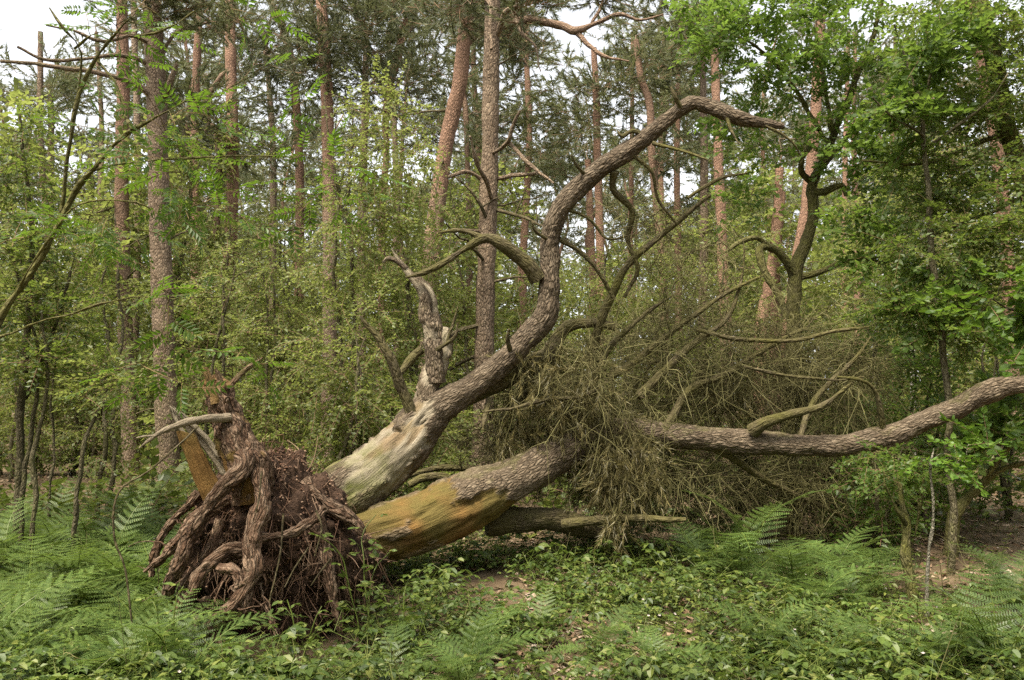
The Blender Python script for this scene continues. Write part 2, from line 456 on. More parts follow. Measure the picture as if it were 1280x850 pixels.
class Tpl:
    def __init__(s): s.g = {}
    def add(s, V, Fs, R=None, off=(0, 0, 0), mi=0):
        V = np.asarray(V) if R is None else np.asarray(V) @ np.asarray(R).T
        V = V + np.asarray(off)
        for F in (Fs if isinstance(Fs, list) else [Fs]):
            g = s.g.setdefault((F.shape[1], mi), [[], [], 0])
            g[0].append(V); g[1].append(F + g[2]); g[2] += len(V)
    def done(s):
        # weld the vertex blocks of one leaf is not needed: every block is its own island
        return [(np.concatenate(g[0]), np.concatenate(g[1]), mi) for (k, mi), g in s.g.items()]

def tri_leaf(fn):
    """all-triangle version so that one leaf is one island"""
    def f(*a, **k):
        V, Fs = fn(*a, **k)
        T = []
        for F in Fs:
            T.append(F if F.shape[1] == 3 else np.concatenate([F[:, [0, 1, 2]], F[:, [0, 2, 3]]]))
        return V, [np.concatenate(T)]
    return f
leaf_hi, leaf_lo, leaf_oak = tri_leaf(leaf_hi), tri_leaf(leaf_lo), tri_leaf(leaf_oak)

def twig_into(t, pts, r0, r1, mi=1, n=3):
    g = Geo(); pts = np.asarray(pts, float)
    tubes(g, pts[None], np.linspace(r0, r1, len(pts))[None], n)
    V, F = g.V[0], g.L[0].reshape(-1, 4)
    t.add(V, [F], mi=mi)

def spray(rng, n, L, leaf, size, spread=55, jit=20, droop=.12, twig=.0025, pair=False, hang=0.0):
    """a leafy twig in the XY plane, running along +Y"""
    t = Tpl()
    ys = np.linspace(.12, 1, n) * L
    cv = rng.uniform(-.15, .15)
    def at(y): return np.array([cv * y * y / L, y, -droop * y * y / L])
    twig_into(t, [at(y) for y in np.linspace(0, L, 3)], twig, twig * .4)
    for i, y in enumerate(ys):
        sgs = (1, -1) if pair else ((1,) if i % 2 else (-1,))
        for sg in sgs:
            a = sg * math.radians(spread * (1 - .8 * (i == n - 1)) + rng.uniform(-jit, jit))
            k = size * rng.uniform(.7, 1.15)
            V, F = leaf(k)
            t.add(V, F, rotm(a, rng.normal(0, .3) - hang, rng.normal(0, .45)), at(y) + np.array([0, 0, rng.normal(0, .006)]))
    return t.done()

RT = np.random.default_rng(5)
S_BIRCH = [spray(RT, 15, .42, lambda k: leaf_lo(k, k * .72), .05, 60, 30, .25, hang=.25) for _ in range(6)]
S_BUSH = [spray(RT, 13, .36, lambda k: leaf_lo(k, k * .62), .062, 55, 25, .12) for _ in range(6)]
S_FAR = [spray(RT, 12, .6, lambda k: leaf_flat(k, k * .72), .12, 60, 40, .2, twig=.004) for _ in range(5)]
S_OAK = [spray(RT, 9, .3, lambda k: leaf_oak(k, k * .55), .1, 55, 30, .1) for _ in range(6)]
S_MAPLE = [spray(RT, 8, .34, lambda k: leaf_hi(k, k * .75), .085, 60, 25, .15, pair=True) for _ in range(5)]

def rowan_leaf(rng, n=7, L=.17):
    t = Tpl()
    c = rng.uniform(-.1, .1); dr = rng.uniform(.05, .25)
    def at(y): return np.array([c * y * y / L, y, -dr * y * y / L])
    twig_into(t, [at(y) for y in np.linspace(0, L, 4)], .0014, .0008)
    for i in range(n):
        y = L * (.22 + .78 * i / (n - 1))
        k = .058 * (1 - .35 * abs(i / (n - 1) - .45)) * rng.uniform(.9, 1.1)
        for sg in ((1, -1) if i < n - 1 else (0,)):
            V, F = leaf_lo(k, k * .4, .12, .15)
            t.add(V, F, rotm(sg * math.radians(68 - 26 * i / n + rng.uniform(-6, 6)), rng.normal(-.1, .1), rng.normal(0, .18)), at(y))
    return t

def rowan_spray(rng, n=6, L=.3):
    T = Tpl()
    def at(y): return np.array([0, y, .1 * y - .3 * y * y / L])
    twig_into(T, [at(y) for y in np.linspace(0, L, 5)], .003, .0015)
    for i in range(n):
        lf = rowan_leaf(rng, rng.integers(6, 8), rng.uniform(.14, .2))
        a = (1 if i % 2 else -1) * math.radians(rng.uniform(25, 75)) * (0.4 if i == n - 1 else 1)
        R = rotm(a, rng.normal(.0, .25), rng.normal(0, .3))
        for V, F, mi in lf.done(): T.add(V, [F], R, at(L * (.3 + .7 * i / (n - 1))), mi)
    return T.done()
S_ROWAN = [rowan_spray(RT, 4) for _ in range(6)]

def needle_spray(rng, n=70, L=.32, nl=.085, w=.009, back=.25):
    t = Tpl()
    cv = rng.uniform(-.3, .3)
    def at(y): return np.array([cv * y * y / L, y, .25 * y * y / L])
    twig_into(t, [at(y) for y in np.linspace(0, L, 4)], .005, .003)
    Vs, Fs = [], []
    for i in range(n):
        y = L * (back + (1 - back) * rng.random() ** .8)
        ph = rng.uniform(0, 2 * math.pi); op = rng.uniform(.35, 1.05) * (1.1 - .5 * y / L)
        d = np.array([math.sin(op) * math.cos(ph), math.cos(op), math.sin(op) * math.sin(ph)])
        e = nrm(np.cross(d, rng.normal(size=3))) * w * .5
        k = nl * rng.uniform(.7, 1.2)
        a = at(y)
        Vs += [a - e * .8, a + e * .8, a + d * k]
        b = 3 * i
        Fs += [[b, b + 1, b + 2]]
    t.add(np.array(Vs), [np.array(Fs)])
    return t.done()
S_NEEDLE = [needle_spray(RT) for _ in range(6)]
S_NEEDLE_FAR = [needle_spray(RT, 34, .5, .17, .026) for _ in range(5)]

def dead_spray(rng, n=8, L=.5):
    """a curved bare twig with side twigs"""
    t = Tpl()
    g = Geo()
    c1, c2 = rng.normal(0, .25, 2)
    def at(y): return np.array([c1 * y * y / L + .03 * math.sin(9 * y), y, c2 * y * y / L])
    A = [[at(y) for y in np.linspace(0, L, 4)]]; R = [np.linspace(.006, .0025, 4)]
    for i in range(n):
        y = L * rng.uniform(.1, .95)
        k = rng.uniform(.1, .34); d = nrm(np.array([rng.normal(0, .9), rng.uniform(.1, 1), rng.normal(-.15, .8)]))
        b = rng.normal(0, .4, 3) + np.array([0, .25, -.3])
        w = rng.normal(0, .06, (4, 3)) * k
        A.append([at(y) + d * k * u + b * k * u * u * 1.3 + w[i_] for i_, u in enumerate(np.linspace(0, 1, 4))])
        R.append(np.linspace(.0042, .0018, 4))
    tubes(g, np.array(A), np.array(R), 3)
    t.add(g.V[0], [g.L[0].reshape(-1, 4)])
    return t.done()
S_DEAD = [dead_spray(RT) for _ in range(10)]

def dry_tuft(rng, n=36, L=.22):
    Vs, Fs = [], []
    for i in range(n):
        y = L * rng.uniform(0, 1); ph = rng.uniform(0, 6.28); op = rng.uniform(.15, .7)
        d = np.array([math.sin(op) * math.cos(ph), math.cos(op), math.sin(op) * math.sin(ph)])
        e = nrm(np.cross(d, rng.normal(size=3))) * .003; k = rng.uniform(.05, .09); a = np.array([0, y, 0])
        Vs += [a - e, a + e, a + d * k]; b = 3 * i
        Fs += [[b, b + 1, b + 2]]
    t = Tpl(); t.add(np.array(Vs), [np.array(Fs)])
    return t.done()
S_DRY = [dry_tuft(RT) for _ in range(5)]

# ---------------------------------------------------------------- growing a crown
def grow(limbs, targets, rng, up=.25, droop=.0, r0=.004, rk=.010, K=6, wig=.05):
    """branches from the limbs (list of points, radii) out to the targets, each from the handiest earlier branch"""
    node = np.concatenate([l[0] for l in limbs]); nr = np.concatenate([l[1] for l in limbs])
    targets = np.asarray(targets)
    dist = np.array([np.min(np.linalg.norm(node - t, axis=1)) for t in targets])
    out, outr = [], []
    buf = np.zeros((len(node) + len(targets) * 4, 3)); br = np.zeros(len(buf)); m = len(node)
    buf[:m] = node; br[:m] = nr
    for k in np.argsort(dist):
        t = targets[k]
        v = t - buf[:m]
        d = np.linalg.norm(v, axis=1)
        cost = d + .7 * np.maximum(0, -(v[:, 2]) - .15 * d) 
        j = int(np.argmin(cost)); s = buf[j]; L = d[j]
        if L < .02: continue
        c = s + (t - s) * .45 + np.array([0, 0, up * L]) + rng.normal(0, .12, 3) * L
        u = np.linspace(0, 1, K)[:, None]
        q = (1 - u) ** 2 * s + 2 * u * (1 - u) * c + u * u * t
        q = q + (rng.normal(0, wig, (K, 3)) * L * .5) * (u * (1 - u) * 4) - np.array([0, 0, droop * L]) * u ** 2
        a = min(br[j] * .75, r0 + rk * L); a = max(a, .003)
        r = np.linspace(a, max(.0018, a * .3), K)
        out.append(q); outr.append(r)
        for w in (2, 3, 5):
            w = min(w, K - 1)
            buf[m] = q[w]; br[m] = r[w]; m += 1
    if not out: return np.zeros((0, K, 3)), np.zeros((0, K))
    return np.array(out), np.array(outr)

def sprays_on(g, B, tpls, per, sc, rng, lo=.35, side=.9, grav=.0, flat=.6, outward=None):
    """leafy twigs along the branches B (n, K, 3)"""
    n, K = B.shape[:2]
    if n == 0: return
    b = np.repeat(np.arange(n), per); m = len(b)
    u = rng.uniform(lo, 1, m) * (K - 1)
    u[::per] = K - 1.001
    i = np.minimum(u.astype(int), K - 2); f = (u - i)[:, None]
    pos = B[b, i] * (1 - f) + B[b, i + 1] * f
    tan = nrm(B[b, i + 1] - B[b, i])
    rnd = rng.normal(size=(m, 3)); rnd[:, 2] *= flat
    D = nrm(tan * .8 + side * rnd + np.array([0, 0, -grav]))
    R = frames(D, roll=rng.normal(0, .5, m))
    stamp_mix(g, tpls, pos, R, sc * rng.uniform(.75, 1.25, m), rng)

def blob(rng, c, r, n, hollow=.35):
    """n points through an ellipsoid, fewer at its heart"""
    v = nrm(rng.normal(size=(n, 3)))
    return np.asarray(c) + v * (rng.uniform(hollow ** 3, 1, (n, 1)) ** (1 / 3)) * np.asarray(r)

def pblob(rng, px, py, d, rx, ry, n, depth=None, hollow=.2):
    """an ellipsoid given in photo pixels at depth d"""
    k = d / FPX
    return blob(rng, P(px, py, d), (rx * k, depth if depth else (rx + ry) * .5 * k, ry * k), n, hollow)

# ---------------------------------------------------------------- ground
def gz(x, y):
    p = np.stack([np.asarray(x, float) * .35, np.asarray(y, float) * .35, np.full_like(np.asarray(x, float), 4.2)], -1)
    q = p * np.array([4.0, 4.0, 1.0])
    far = np.clip((np.asarray(y, float) - 12) / 30, 0, 1)
    dip = -.24 * np.exp(-(((np.asarray(x, float) + 1.75) / 1.0) ** 2 + ((np.asarray(y, float) - 5.45) / .6) ** 2))
    return dip + .10 * vnoise(p) + .028 * vnoise(q) + .55 * far ** 1.5 + .05 * np.clip((np.asarray(x) - 3) / 4, 0, 1.5)

def on_ground(px, d):
    x = P(px, 500, d)[0]
    return np.array([x, d, float(gz(x, d))])

def ground():
    a = np.concatenate([np.linspace(-400, -30, 10), np.linspace(-22, -9, 12), np.linspace(-8, 8, 150), np.linspace(9, 22, 12), np.linspace(30, 400, 10)])
    b = np.concatenate([np.linspace(-200, -12, 6), np.linspace(-8, 2.5, 10), np.linspace(3, 13, 110), np.linspace(13.5, 40, 40), np.linspace(46, 500, 16)])
    X, Y = np.meshgrid(a, b, indexing='ij')
    Z = gz(X, Y)
    near = (np.abs(X) < 9) & (Y > 2) & (Y < 14)
    Z = Z + np.where(near, .018 * fbm(np.stack([X * 5, Y * 5, X * 0], -1)), 0)
    n, m = X.shape
    i, j = np.meshgrid(np.arange(n - 1), np.arange(m - 1), indexing='ij')
    F = np.stack([i * m + j, (i + 1) * m + j, (i + 1) * m + j + 1, i * m + j + 1], -1).reshape(-1, 4)
    g = Geo().add(np.stack([X, Y, Z], -1).reshape(-1, 3), F)
    o = g.build('ground', M_GROUND); o['kind'] = 'structure'
    return o
ground()

# ---------------------------------------------------------------- the fallen pine
def fallen_pine():
    rng = np.random.default_rng(11)
    base = on_ground(330, 6.0)
    T = thing('fallen_pine', base, 'huge uprooted double-stemmed pine with its torn root plate facing the viewer', 'fallen tree')
    limbs = []
    def hdisp(s, th, a, bk, mk, amp=.006):
        p = bk * np.array([32, 32, 14.0]) + 1.3 * np.stack([vnoise(bk * 9), vnoise(bk * 9 + 31), vnoise(bk * 9 + 77)], -1)
        c = np.clip(cells(p) * 2.2, 0, 1)
        big = .015 * fbm(bk * 3.5) + .008 * vnoise(bk * 12)
        bark = big + amp * (c - .55) + .005 * vnoise(bk * 40)
        rr_ = np.clip(np.hypot(bk[..., 0] - np.mean(bk[..., 0], 1, keepdims=True), bk[..., 1]) / .075, .12, 1)
        if mk is None: return bark * rr_
        w = np.clip(mk[..., 0] + mk[..., 2], 0, 1)
        wood = big - .026 + .009 * vnoise(bk * np.array([40, 40, 3.0])) + .006 * vnoise(bk * np.array([18, 18, 6.0])) - .02 * np.clip(vnoise(bk * np.array([30, 30, 9.0]) + 5) - .52, 0, 1) * 3 - .045 * np.clip(1 - np.abs(vnoise(bk * np.array([9, 9, 1.5]) + 61)) / .09, 0, 1) * np.clip(vnoise(bk * 4 + 9) + .5, 0, 1)
        return (bark * (1 - w) + wood * w) * rr_
    def sst(x, a, b):
        t = np.clip((x - a) / (b - a), 0, 1); return t * t * (3 - 2 * t)
    # upright stem: pale barkless foot with grey-white streak, bark flaps on the underside
    def mA(s, th, a, bk):
        n = fbm(bk * np.array([7, 7, 3.0])); m = np.zeros(s.shape + (4,))
        up = -np.sin(th)                                       # + towards the upper left flank
        n2 = n + .45 * fbm(bk * np.array([22, 22, 12.0]))
        bare = sst(.2 + .09 * n2 - s, 0, .016) * sst(up + .3 + 1.1 * n2, 0, .16) * sst(s + .06 * n - .03 - .09 * sst(-up, -.4, .5), 0, .03)
        strip = sst(.245 + .02 * n - s, 0, .01) * sst(.42 + .12 * n - np.abs(th + .15), 0, .1) * sst(s - .17, 0, .02)
        m[..., 0] = np.maximum(bare, strip) * .92
        m[..., 2] = .55 * sst(fbm(bk * np.array([9, 9, 2.0]) + 40) - .05, 0, .3) * bare
        m[..., 1] = sst(.2 - s, 0, .1) * (.3 + .35 * n) + .5 * sst(up + .5 * n, .1, .8) * sst(.16 - s, 0, .08)
        return m
    g = Geo()
    A = [(396, 655, 6.55, 44), (432, 618, 6.7, 41), (470, 588, 6.85, 37), (505, 556, 6.95, 33), (530, 525, 7.0, 28), (556, 503, 7.02, 21), (590, 484, 7.05, 16.5), (632, 449, 7.1, 15.5), (672, 408, 7.15, 15),
         (686, 380, 7.15, 14), (687, 340, 7.15, 12.8), (688, 300, 7.15, 12.6), (699, 264, 7.1, 13), (730, 228, 7.05, 12.8), (775, 195, 7.0, 12), (812, 168, 6.95, 10.5), (846, 140, 6.9, 9.6), (868, 128, 6.88, 9.8), (892, 135, 6.85, 10), (925, 148, 6.8, 9), (955, 154, 6.78, 7), (980, 158, 6.75, 4)]
    pa, ra = path(A)
    limbs.append(tube(g, pa, ra, 92, .018, hdisp, mA, seed=1))
    sA = g.build('stem', M_HERO, T)
    sA['label'] = 'upright curving stem with pale barkless foot'
    # leaning broken stub on the upright stem
    def mS(s, th, a, bk):
        n = fbm(bk * 6); m = np.zeros(s.shape + (4,))
        m[..., 0] = np.clip(sst(s + .25 * n - .5, 0, .2) * sst(.8 + n - np.sin(th), 0, .4) + .7 * sst(n - .12, 0, .3), 0, 1) * .85
        m[..., 1] = .12 + .2 * sst(s - .6, 0, .3)
        return m
    g = Geo()
    for k, l in enumerate([[(528, 530, 7.0, 21), (534, 496, 7.02, 17), (543, 466, 7.05, 15), (550, 440, 7.06, 15.5), (555, 420, 7.07, 12.5), (559, 410, 7.07, 6)],
                           [(544, 478, 7.0, 12), (543, 450, 7.0, 12), (540, 425, 7.0, 12), (532, 398, 6.99, 10), (531, 374, 6.99, 8), (523, 357, 6.98, 6.5), (511, 341, 6.96, 5), (500, 326, 6.95, 3.6), (491, 311, 6.94, 1.8)],
                           [(549, 445, 7.03, 11), (546, 420, 7.04, 10), (542, 400, 7.06, 8.5), (542, 384, 7.06, 7), (538, 366, 7.06, 6), (526, 350, 7.05, 4.5), (520, 342, 7.05, 2)],
                           [(507, 336, 6.96, 3.5), (496, 327, 6.95, 3.5), (486, 324, 6.94, 3.5), (479, 329, 6.93, 2)]]):
        pb, rb = path(l)
        limbs.append(tube(g, pb, rb, 48 if k == 0 else 26, .018, hdisp, mS, seed=2 + k, wob=.012))
    g.build('broken_stem', M_HERO, T)
    # the lying stem: ochre barkless butt, a bark plate left on top, bark from there on
    def mB(s, th, a, bk):
        n = fbm(bk * np.array([6, 6, 4.0])); m = np.zeros(s.shape + (4,))
        n = n + .4 * fbm(bk * np.array([20, 20, 10.0])); edge = .19 + .018 * n
        plate = sst(.62 - np.abs(-np.sin(th) - .66 + .35 * n) * 1.15, 0, .05) * sst(np.cos(th) + .35, 0, .1) * sst(s - .125 - .02 * n, 0, .006) * sst(edge - s + .03, 0, .01)
        ochre = sst(edge - .0 + .03 * np.clip(np.sin(th), -1, 1) - s, 0, .008) * (1 - plate)
        m[..., 2] = ochre * (1 - .75 * sst(fbm(bk * np.array([8, 8, 3.0]) + 70) - .22, 0, .15))
        m[..., 0] = ochre * .62 * sst(s - .155, 0, .015) * sst(np.sin(th) + .1, 0, .3)
        m[..., 1] = .34 * sst(np.abs(np.sin(th) * .7 + .5 * n) - .3, 0, .5) * (1 - ochre) + .2 * ochre * sst(-np.sin(th) + .4 * n - .45, 0, .4)
        return m
    g = Geo()
    B = [(420, 690, 6.35, 40), (462, 674, 6.5, 40), (510, 660, 6.65, 41), (560, 641, 6.8, 43), (600, 622, 6.95, 39), (632, 606, 7.05, 33), (660, 590, 7.15, 28), (695, 570, 7.3, 24), (735, 548, 7.4, 20), (770, 540, 7.5, 18), (812, 540, 7.55, 17), (860, 546, 7.6, 16.5), (930, 552, 7.6, 16.5), (1000, 557, 7.5, 15), (1060, 557, 7.4, 14),
         (1105, 546, 7.3, 13.5), (1150, 527, 7.2, 14.5), (1190, 512, 7.15, 15), (1225, 492, 7.1, 14), (1255, 482, 7.05, 14), (1290, 478, 7.0, 13), (1350, 458, 6.9, 12), (1420, 425, 6.8, 9), (1480, 380, 6.7, 5)]
    pc, rc = path(B); rc = rc * .93
    limbs.append(tube(g, pc, rc, 92, .019, hdisp, mB, seed=4, wob=.012))
    sB = g.build('stem', M_HERO, T)
    sB['label'] = 'lying stem with ochre barkless butt'
    # side limbs
    def bmask(mo):
        def f(s, th, a, bk):
            m = np.zeros(s.shape + (4,)); m[..., 1] = mo * (.5 + .5 * vnoise(bk * 6)); return m
        return f
    spec = [
        ([(610, 650, 7.15, 20), (645, 650, 7.2, 17), (690, 652, 7.25, 14), (722, 657, 7.3, 13), (748, 664, 7.32, 11)], .3),
        ([(705, 655, 7.2, 7), (740, 653, 7.15, 6), (790, 650, 7.1, 5), (830, 649, 7.05, 4), (856, 648, 7.0, 2.5)], .75),
        ([(570, 500, 7.15, 15), (610, 482, 7.25, 15), (650, 460, 7.35, 14), (685, 440, 7.45, 11), (705, 410, 7.5, 8), (740, 402, 7.5, 6), (768, 408, 7.5, 5)], .45),
        ([(675, 350, 7.12, 11), (662, 332, 7.08, 11), (645, 317, 7.04, 9.5), (625, 304, 7.0, 8.5), (603, 298, 6.98, 7), (575, 312, 6.95, 4), (550, 330, 6.93, 3.6), (522, 344, 6.9, 3.5), (505, 350, 6.9, 1.5)], .5),
        ([(603, 298, 6.98, 5), (585, 291, 6.97, 3.5), (566, 289, 6.96, 2.5), (548, 292, 6.95, 1.5)], .6),
        ([(522, 545, 6.95, 12), (514, 512, 6.9, 8), (503, 482, 6.85, 7), (490, 450, 6.8, 6), (475, 425, 6.78, 4.5), (462, 408, 6.76, 3.5), (453, 396, 6.75, 1.5)], .3),
        ([(500, 470, 6.95, 4), (515, 450, 7.05, 6), (527, 437, 7.08, 6)], .6),
        ([(940, 540, 7.5, 10), (960, 528, 7.4, 7.5), (985, 520, 7.35, 6), (1012, 513, 7.3, 5), (1032, 507, 7.28, 4), (1052, 490, 7.25, 2.5), (1064, 478, 7.2, 1.5)], .8),
        ([(1106, 538, 7.25, 4), (1103, 515, 7.2, 4), (1090, 485, 7.15, 2.6), (1070, 472, 7.1, 2), (1045, 470, 7.1, 1.5)], .7),
        ([(770, 212, 7.0, 8), (768, 235, 7.1, 6.5), (790, 262, 7.2, 6), (783, 300, 7.3, 5), (795, 335, 7.35, 4), (780, 370, 7.45, 2.5)], .6),
        ([(885, 245, 7.2, 3), (850, 275, 7.25, 5), (818, 300, 7.3, 6), (785, 330, 7.35, 7), (766, 365, 7.4, 8), (752, 400, 7.45, 9), (740, 440, 7.5, 9), (735, 500, 7.5, 10)], .75),
        ([(700, 300, 7.15, 5), (728, 318, 7.2, 4.5), (750, 345, 7.25, 4), (765, 375, 7.3, 4)], .6),
        ([(860, 248, 7.1, 3.5), (900, 222, 7.1, 3.5), (935, 215, 7.1, 1.5), ], .6),
        ([(810, 175, 6.95, 5), (790, 165, 6.95, 4), (778, 172, 6.95, 4.5), (772, 163, 6.95, 1.5)], .5),
        ([(818, 178, 6.9, 4), (850, 188, 6.85, 3), (885, 200, 6.8, 2)], .6),
        ([(760, 470, 7.55, 8), (795, 450, 7.65, 6), (850, 405, 7.8, 5), (905, 370, 7.9, 4), (955, 345, 8.0, 2)], .7),
        ([(800, 495, 7.6, 9), (835, 455, 7.7, 7), (870, 425, 7.8, 6), (905, 400, 7.9, 4.5), (925, 350, 8.0, 3), (930, 310, 8.0, 1.5)], .6),
        ([(870, 415, 7.7, 3), (915, 425, 7.7, 4), (985, 428, 7.6, 4), (1040, 415, 7.5, 3.5), (1085, 410, 7.4, 2)], .7),
        ([(930, 460, 7.4, 2.5), (965, 466, 7.4, 3.5), (1000, 470, 7.4, 3), (1050, 472, 7.4, 2), (1080, 470, 7.4, 1)], .5),
        ([(605, 515, 6.9, 1.5), (640, 508, 6.95, 3), (680, 500, 7.0, 3.5), (730, 495, 7.1, 3), (760, 478, 7.2, 2)], .2),
        ([(700, 545, 7.3, 12), (720, 510, 7.4, 10), (738, 470, 7.5, 8), (760, 430, 7.6, 6), (800, 395, 7.7, 4), (840, 370, 7.8, 2)], .6),
        ([(830, 535, 7.5, 8), (860, 490, 7.7, 7), (900, 470, 7.9, 6), (950, 440, 8.1, 5), (1010, 410, 8.2, 3)], .6),
        ([(890, 560, 7.6, 7), (940, 590, 7.9, 6), (990, 615, 8.1, 5), (1040, 640, 8.2, 4), (1075, 660, 8.2, 2)], .5),
        ([(780, 550, 7.6, 8), (820, 590, 7.9, 7), (870, 620, 8.1, 5), (930, 645, 8.2, 3)], .5),
        ([(1000, 552, 7.5, 6), (1020, 500, 7.8, 5), (1060, 455, 8.0, 4), (1090, 420, 8.1, 2)], .6),
        ([(590, 620, 7.6, 5), (560, 597, 7.6, 8), (530, 598, 7.55, 8), (510, 608, 7.5, 7)], .6),
        ([(610, 590, 7.7, 4), (560, 585, 7.7, 6), (530, 590, 7.65, 5), (505, 600, 7.6, 4)], .6),
        ([(612, 500, 7.1, 6), (607, 520, 7.05, 5), (604, 535, 7.0, 2)], .4),
        ([(655, 462, 7.35, 7), (662, 480, 7.3, 6), (645, 500, 7.25, 4), (632, 515, 7.2, 2)], .5),
    ]
    spec += [([(735, 222, 7.0, 4), (722, 205, 6.9, 3), (715, 192, 6.85, 1.5)], .4), ([(690, 300, 7.1, 4), (672, 288, 7.0, 3), (664, 272, 6.95, 1.5)], .4), ([(640, 442, 7.05, 5), (636, 425, 6.95, 4), (640, 412, 6.9, 2)], .3),
             ([(905, 140, 6.8, 4), (912, 160, 6.75, 3), (925, 178, 6.7, 1.2)], .5), ([(850, 136, 6.85, 5), (842, 120, 6.8, 4), (838, 108, 6.8, 1.5)], .4), ([(545, 440, 6.95, 4), (568, 425, 6.9, 3.5), (572, 408, 6.9, 1.5)], .2), ([(560, 430, 7.0, 3), (566, 400, 7.0, 2.5), (570, 385, 7.0, 1)], .2),
             ([(700, 262, 7.05, 3.5), (735, 275, 7.1, 3), (760, 300, 7.15, 2.4), (792, 296, 7.2, 1.5)], .6), ([(790, 190, 6.95, 4), (815, 215, 7.0, 3.4), (822, 250, 7.1, 3), (846, 280, 7.2, 2)], .6), ([(955, 154, 6.75, 3), (985, 175, 6.75, 2.4), (1000, 196, 6.8, 1.4)], .6)]
    for k, (l, mo) in enumerate(spec):
        g = Geo(); q, r = path(l); r = r * (.95 if k < 9 else .68)
        limbs.append(tube(g, q, r, 20 if max(r) > .06 else 12, .03, lambda s, th, a, bk, mk: .15 * r.mean() * fbm(bk * 9), bmask(mo), seed=20 + k, wob=.025))
        g.build('branch', M_DEAD, T)
    # bark of the tangle: fine dead twigs, counted by nobody
    tg = []
    for a in ((700, 480, 7.5, 80, 65, 45), (790, 470, 7.9, 110, 70, 62), (880, 440, 8.3, 120, 70, 60), (980, 440, 8.5, 110, 60, 46), (1050, 470, 8.5, 70, 60, 40), (730, 560, 7.85, 70, 55, 36), (800, 585, 7.9, 90, 60, 60),
              (900, 605, 8.5, 110, 50, 80), (1000, 615, 8.6, 100, 45, 76), (1060, 570, 8.6, 60, 60, 36), (870, 330, 8.0, 70, 60, 18), (810, 300, 7.6, 60, 70, 10), (960, 500, 8.6, 120, 50, 60), (620, 560, 7.8, 60, 40, 16)):
        tg.append(pblob(rng, *a[:5], a[5], depth=.55))
    Bq, Rq = grow(limbs[5:], np.concatenate(tg), rng, up=.12, droop=.12, r0=.004, rk=.008, wig=.16)
    g = Geo(); tubes(g, Bq, Rq * 1.1, 4)
    g.build('dead_branches', M_DEAD, T, kind='stuff')
    g = Geo()
    sprays_on(g, Bq, S_DEAD, 3, .8, rng, lo=.1, side=1.0, grav=.2, flat=1.0)
    g.build('dead_twigs', M_TWIG, T, kind='stuff')
    # hanging dry needle tufts
    dn = np.concatenate([pblob(rng, 735, 560, 7.4, 80, 66, 200, .2), pblob(rng, 780, 585, 7.2, 50, 55, 240, .2), pblob(rng, 690, 480, 7.2, 80, 55, 200, .3), pblob(rng, 850, 490, 8.1, 110, 40, 110, .3), pblob(rng, 640, 540, 7.3, 40, 30, 80, .2), pblob(rng, 772, 652, 7.05, 12, 24, 22, .06)])
    g = Geo()
    D = rng.normal(0, .45, dn.shape); D[:, 2] -= .75
    stamp_mix(g, S_DRY, dn, frames(D, up=(0, 1, 0)), rng.uniform(.7, 1.3, len(dn)), rng)
    D2 = D + rng.normal(0, .3, D.shape); D2 = nrm(D2) * rng.uniform(.12, .3, (len(D), 1))
    u = np.linspace(0, 1, 5)[None, :, None]
    tubes(g, dn[:, None] - D2[:, None] * u[:, ::-1] + rng.normal(0, .012, (len(dn), 5, 3)), np.broadcast_to(np.linspace(.0028, .0016, 5), (len(dn), 5)), 3, mi=1)
    g.build('dry_needles', [M_DRY, M_TWIG], T, kind='stuff', smooth=False)

    # ---- root plate: a tilted disc of soil
    C = P(338, 696, 6.05); n1, n2 = 150, 100
    th, ph = np.meshgrid(np.linspace(0, 2 * math.pi, n1, endpoint=False), np.linspace(-math.pi / 2, math.pi / 2, n2), indexing='ij')
    d = np.stack([np.cos(ph) * np.cos(th), np.cos(ph) * np.sin(th), np.sin(ph)], -1)
    V = d * np.array([.68, .44, .86])
    # profile: peak towards the upper left, shoulder falling to the right
    zt = V[..., 2]
    V[..., 0] += -.16 * np.clip(zt, 0, 1) + .05
    V[..., 0] *= 1 - .52 * np.clip(zt / .86, 0, 1) ** 1.4
    V[..., 0] = np.where(V[..., 0] < 0, V[..., 0] * (1 - .15 * np.clip(-zt, 0, 1)), V[..., 0])
    nn = fbm(V * 3.0 + 3, 4)
    lump = np.clip(cells(V * 6.0 + .6 * nn[..., None]) * 1.6, 0, 1)
    V = V * (1 + .17 * nn + .1 * (lump - .5) + .08 * fbm(V * 13 + 9, 3) - .1 * np.abs(vnoise(V * 5 + 40)))[..., None]
    V[..., 1] += .3 * np.clip(1.25 - np.abs(V[..., 0] + .12) * 2.6, 0, 1) * np.clip(-d[..., 1] * 1.3, 0, 1) * np.clip(-zt * 1.6 + .55, 0, 1)  # hollow under the crown
    V = V + C
    i, j = np.meshgrid(np.arange(n1), np.arange(n2 - 1), indexing='ij'); i1 = (i + 1) % n1
    F = np.stack([i * n2 + j, i1 * n2 + j, i1 * n2 + j + 1, i * n2 + j + 1], -1).reshape(-1, 4)
    g = Geo().add(V.reshape(-1, 3), F)
    plate = g.build('root_plate', M_SOIL, T)
    plate['label'] = 'mound of torn reddish-brown soil and fibres'
    fv, nv = V.reshape(-1, 3), d.reshape(-1, 3)
    sel = np.where((nv[:, 1] < .35) & (fv[:, 2] > .02))[0]
    NF = 3400
    pick = rng.choice(sel, NF)
    st = fv[pick]; D = nv[pick] * .12 + rng.normal(0, .6, (NF, 3)); D[:, 2] -= .6; D = nrm(D)
    Ln = rng.uniform(.04, .26, (NF, 1)); u = np.linspace(0, 1, 5)
    bend = rng.normal(0, .5, (NF, 3)) - np.array([0, 0, .45])
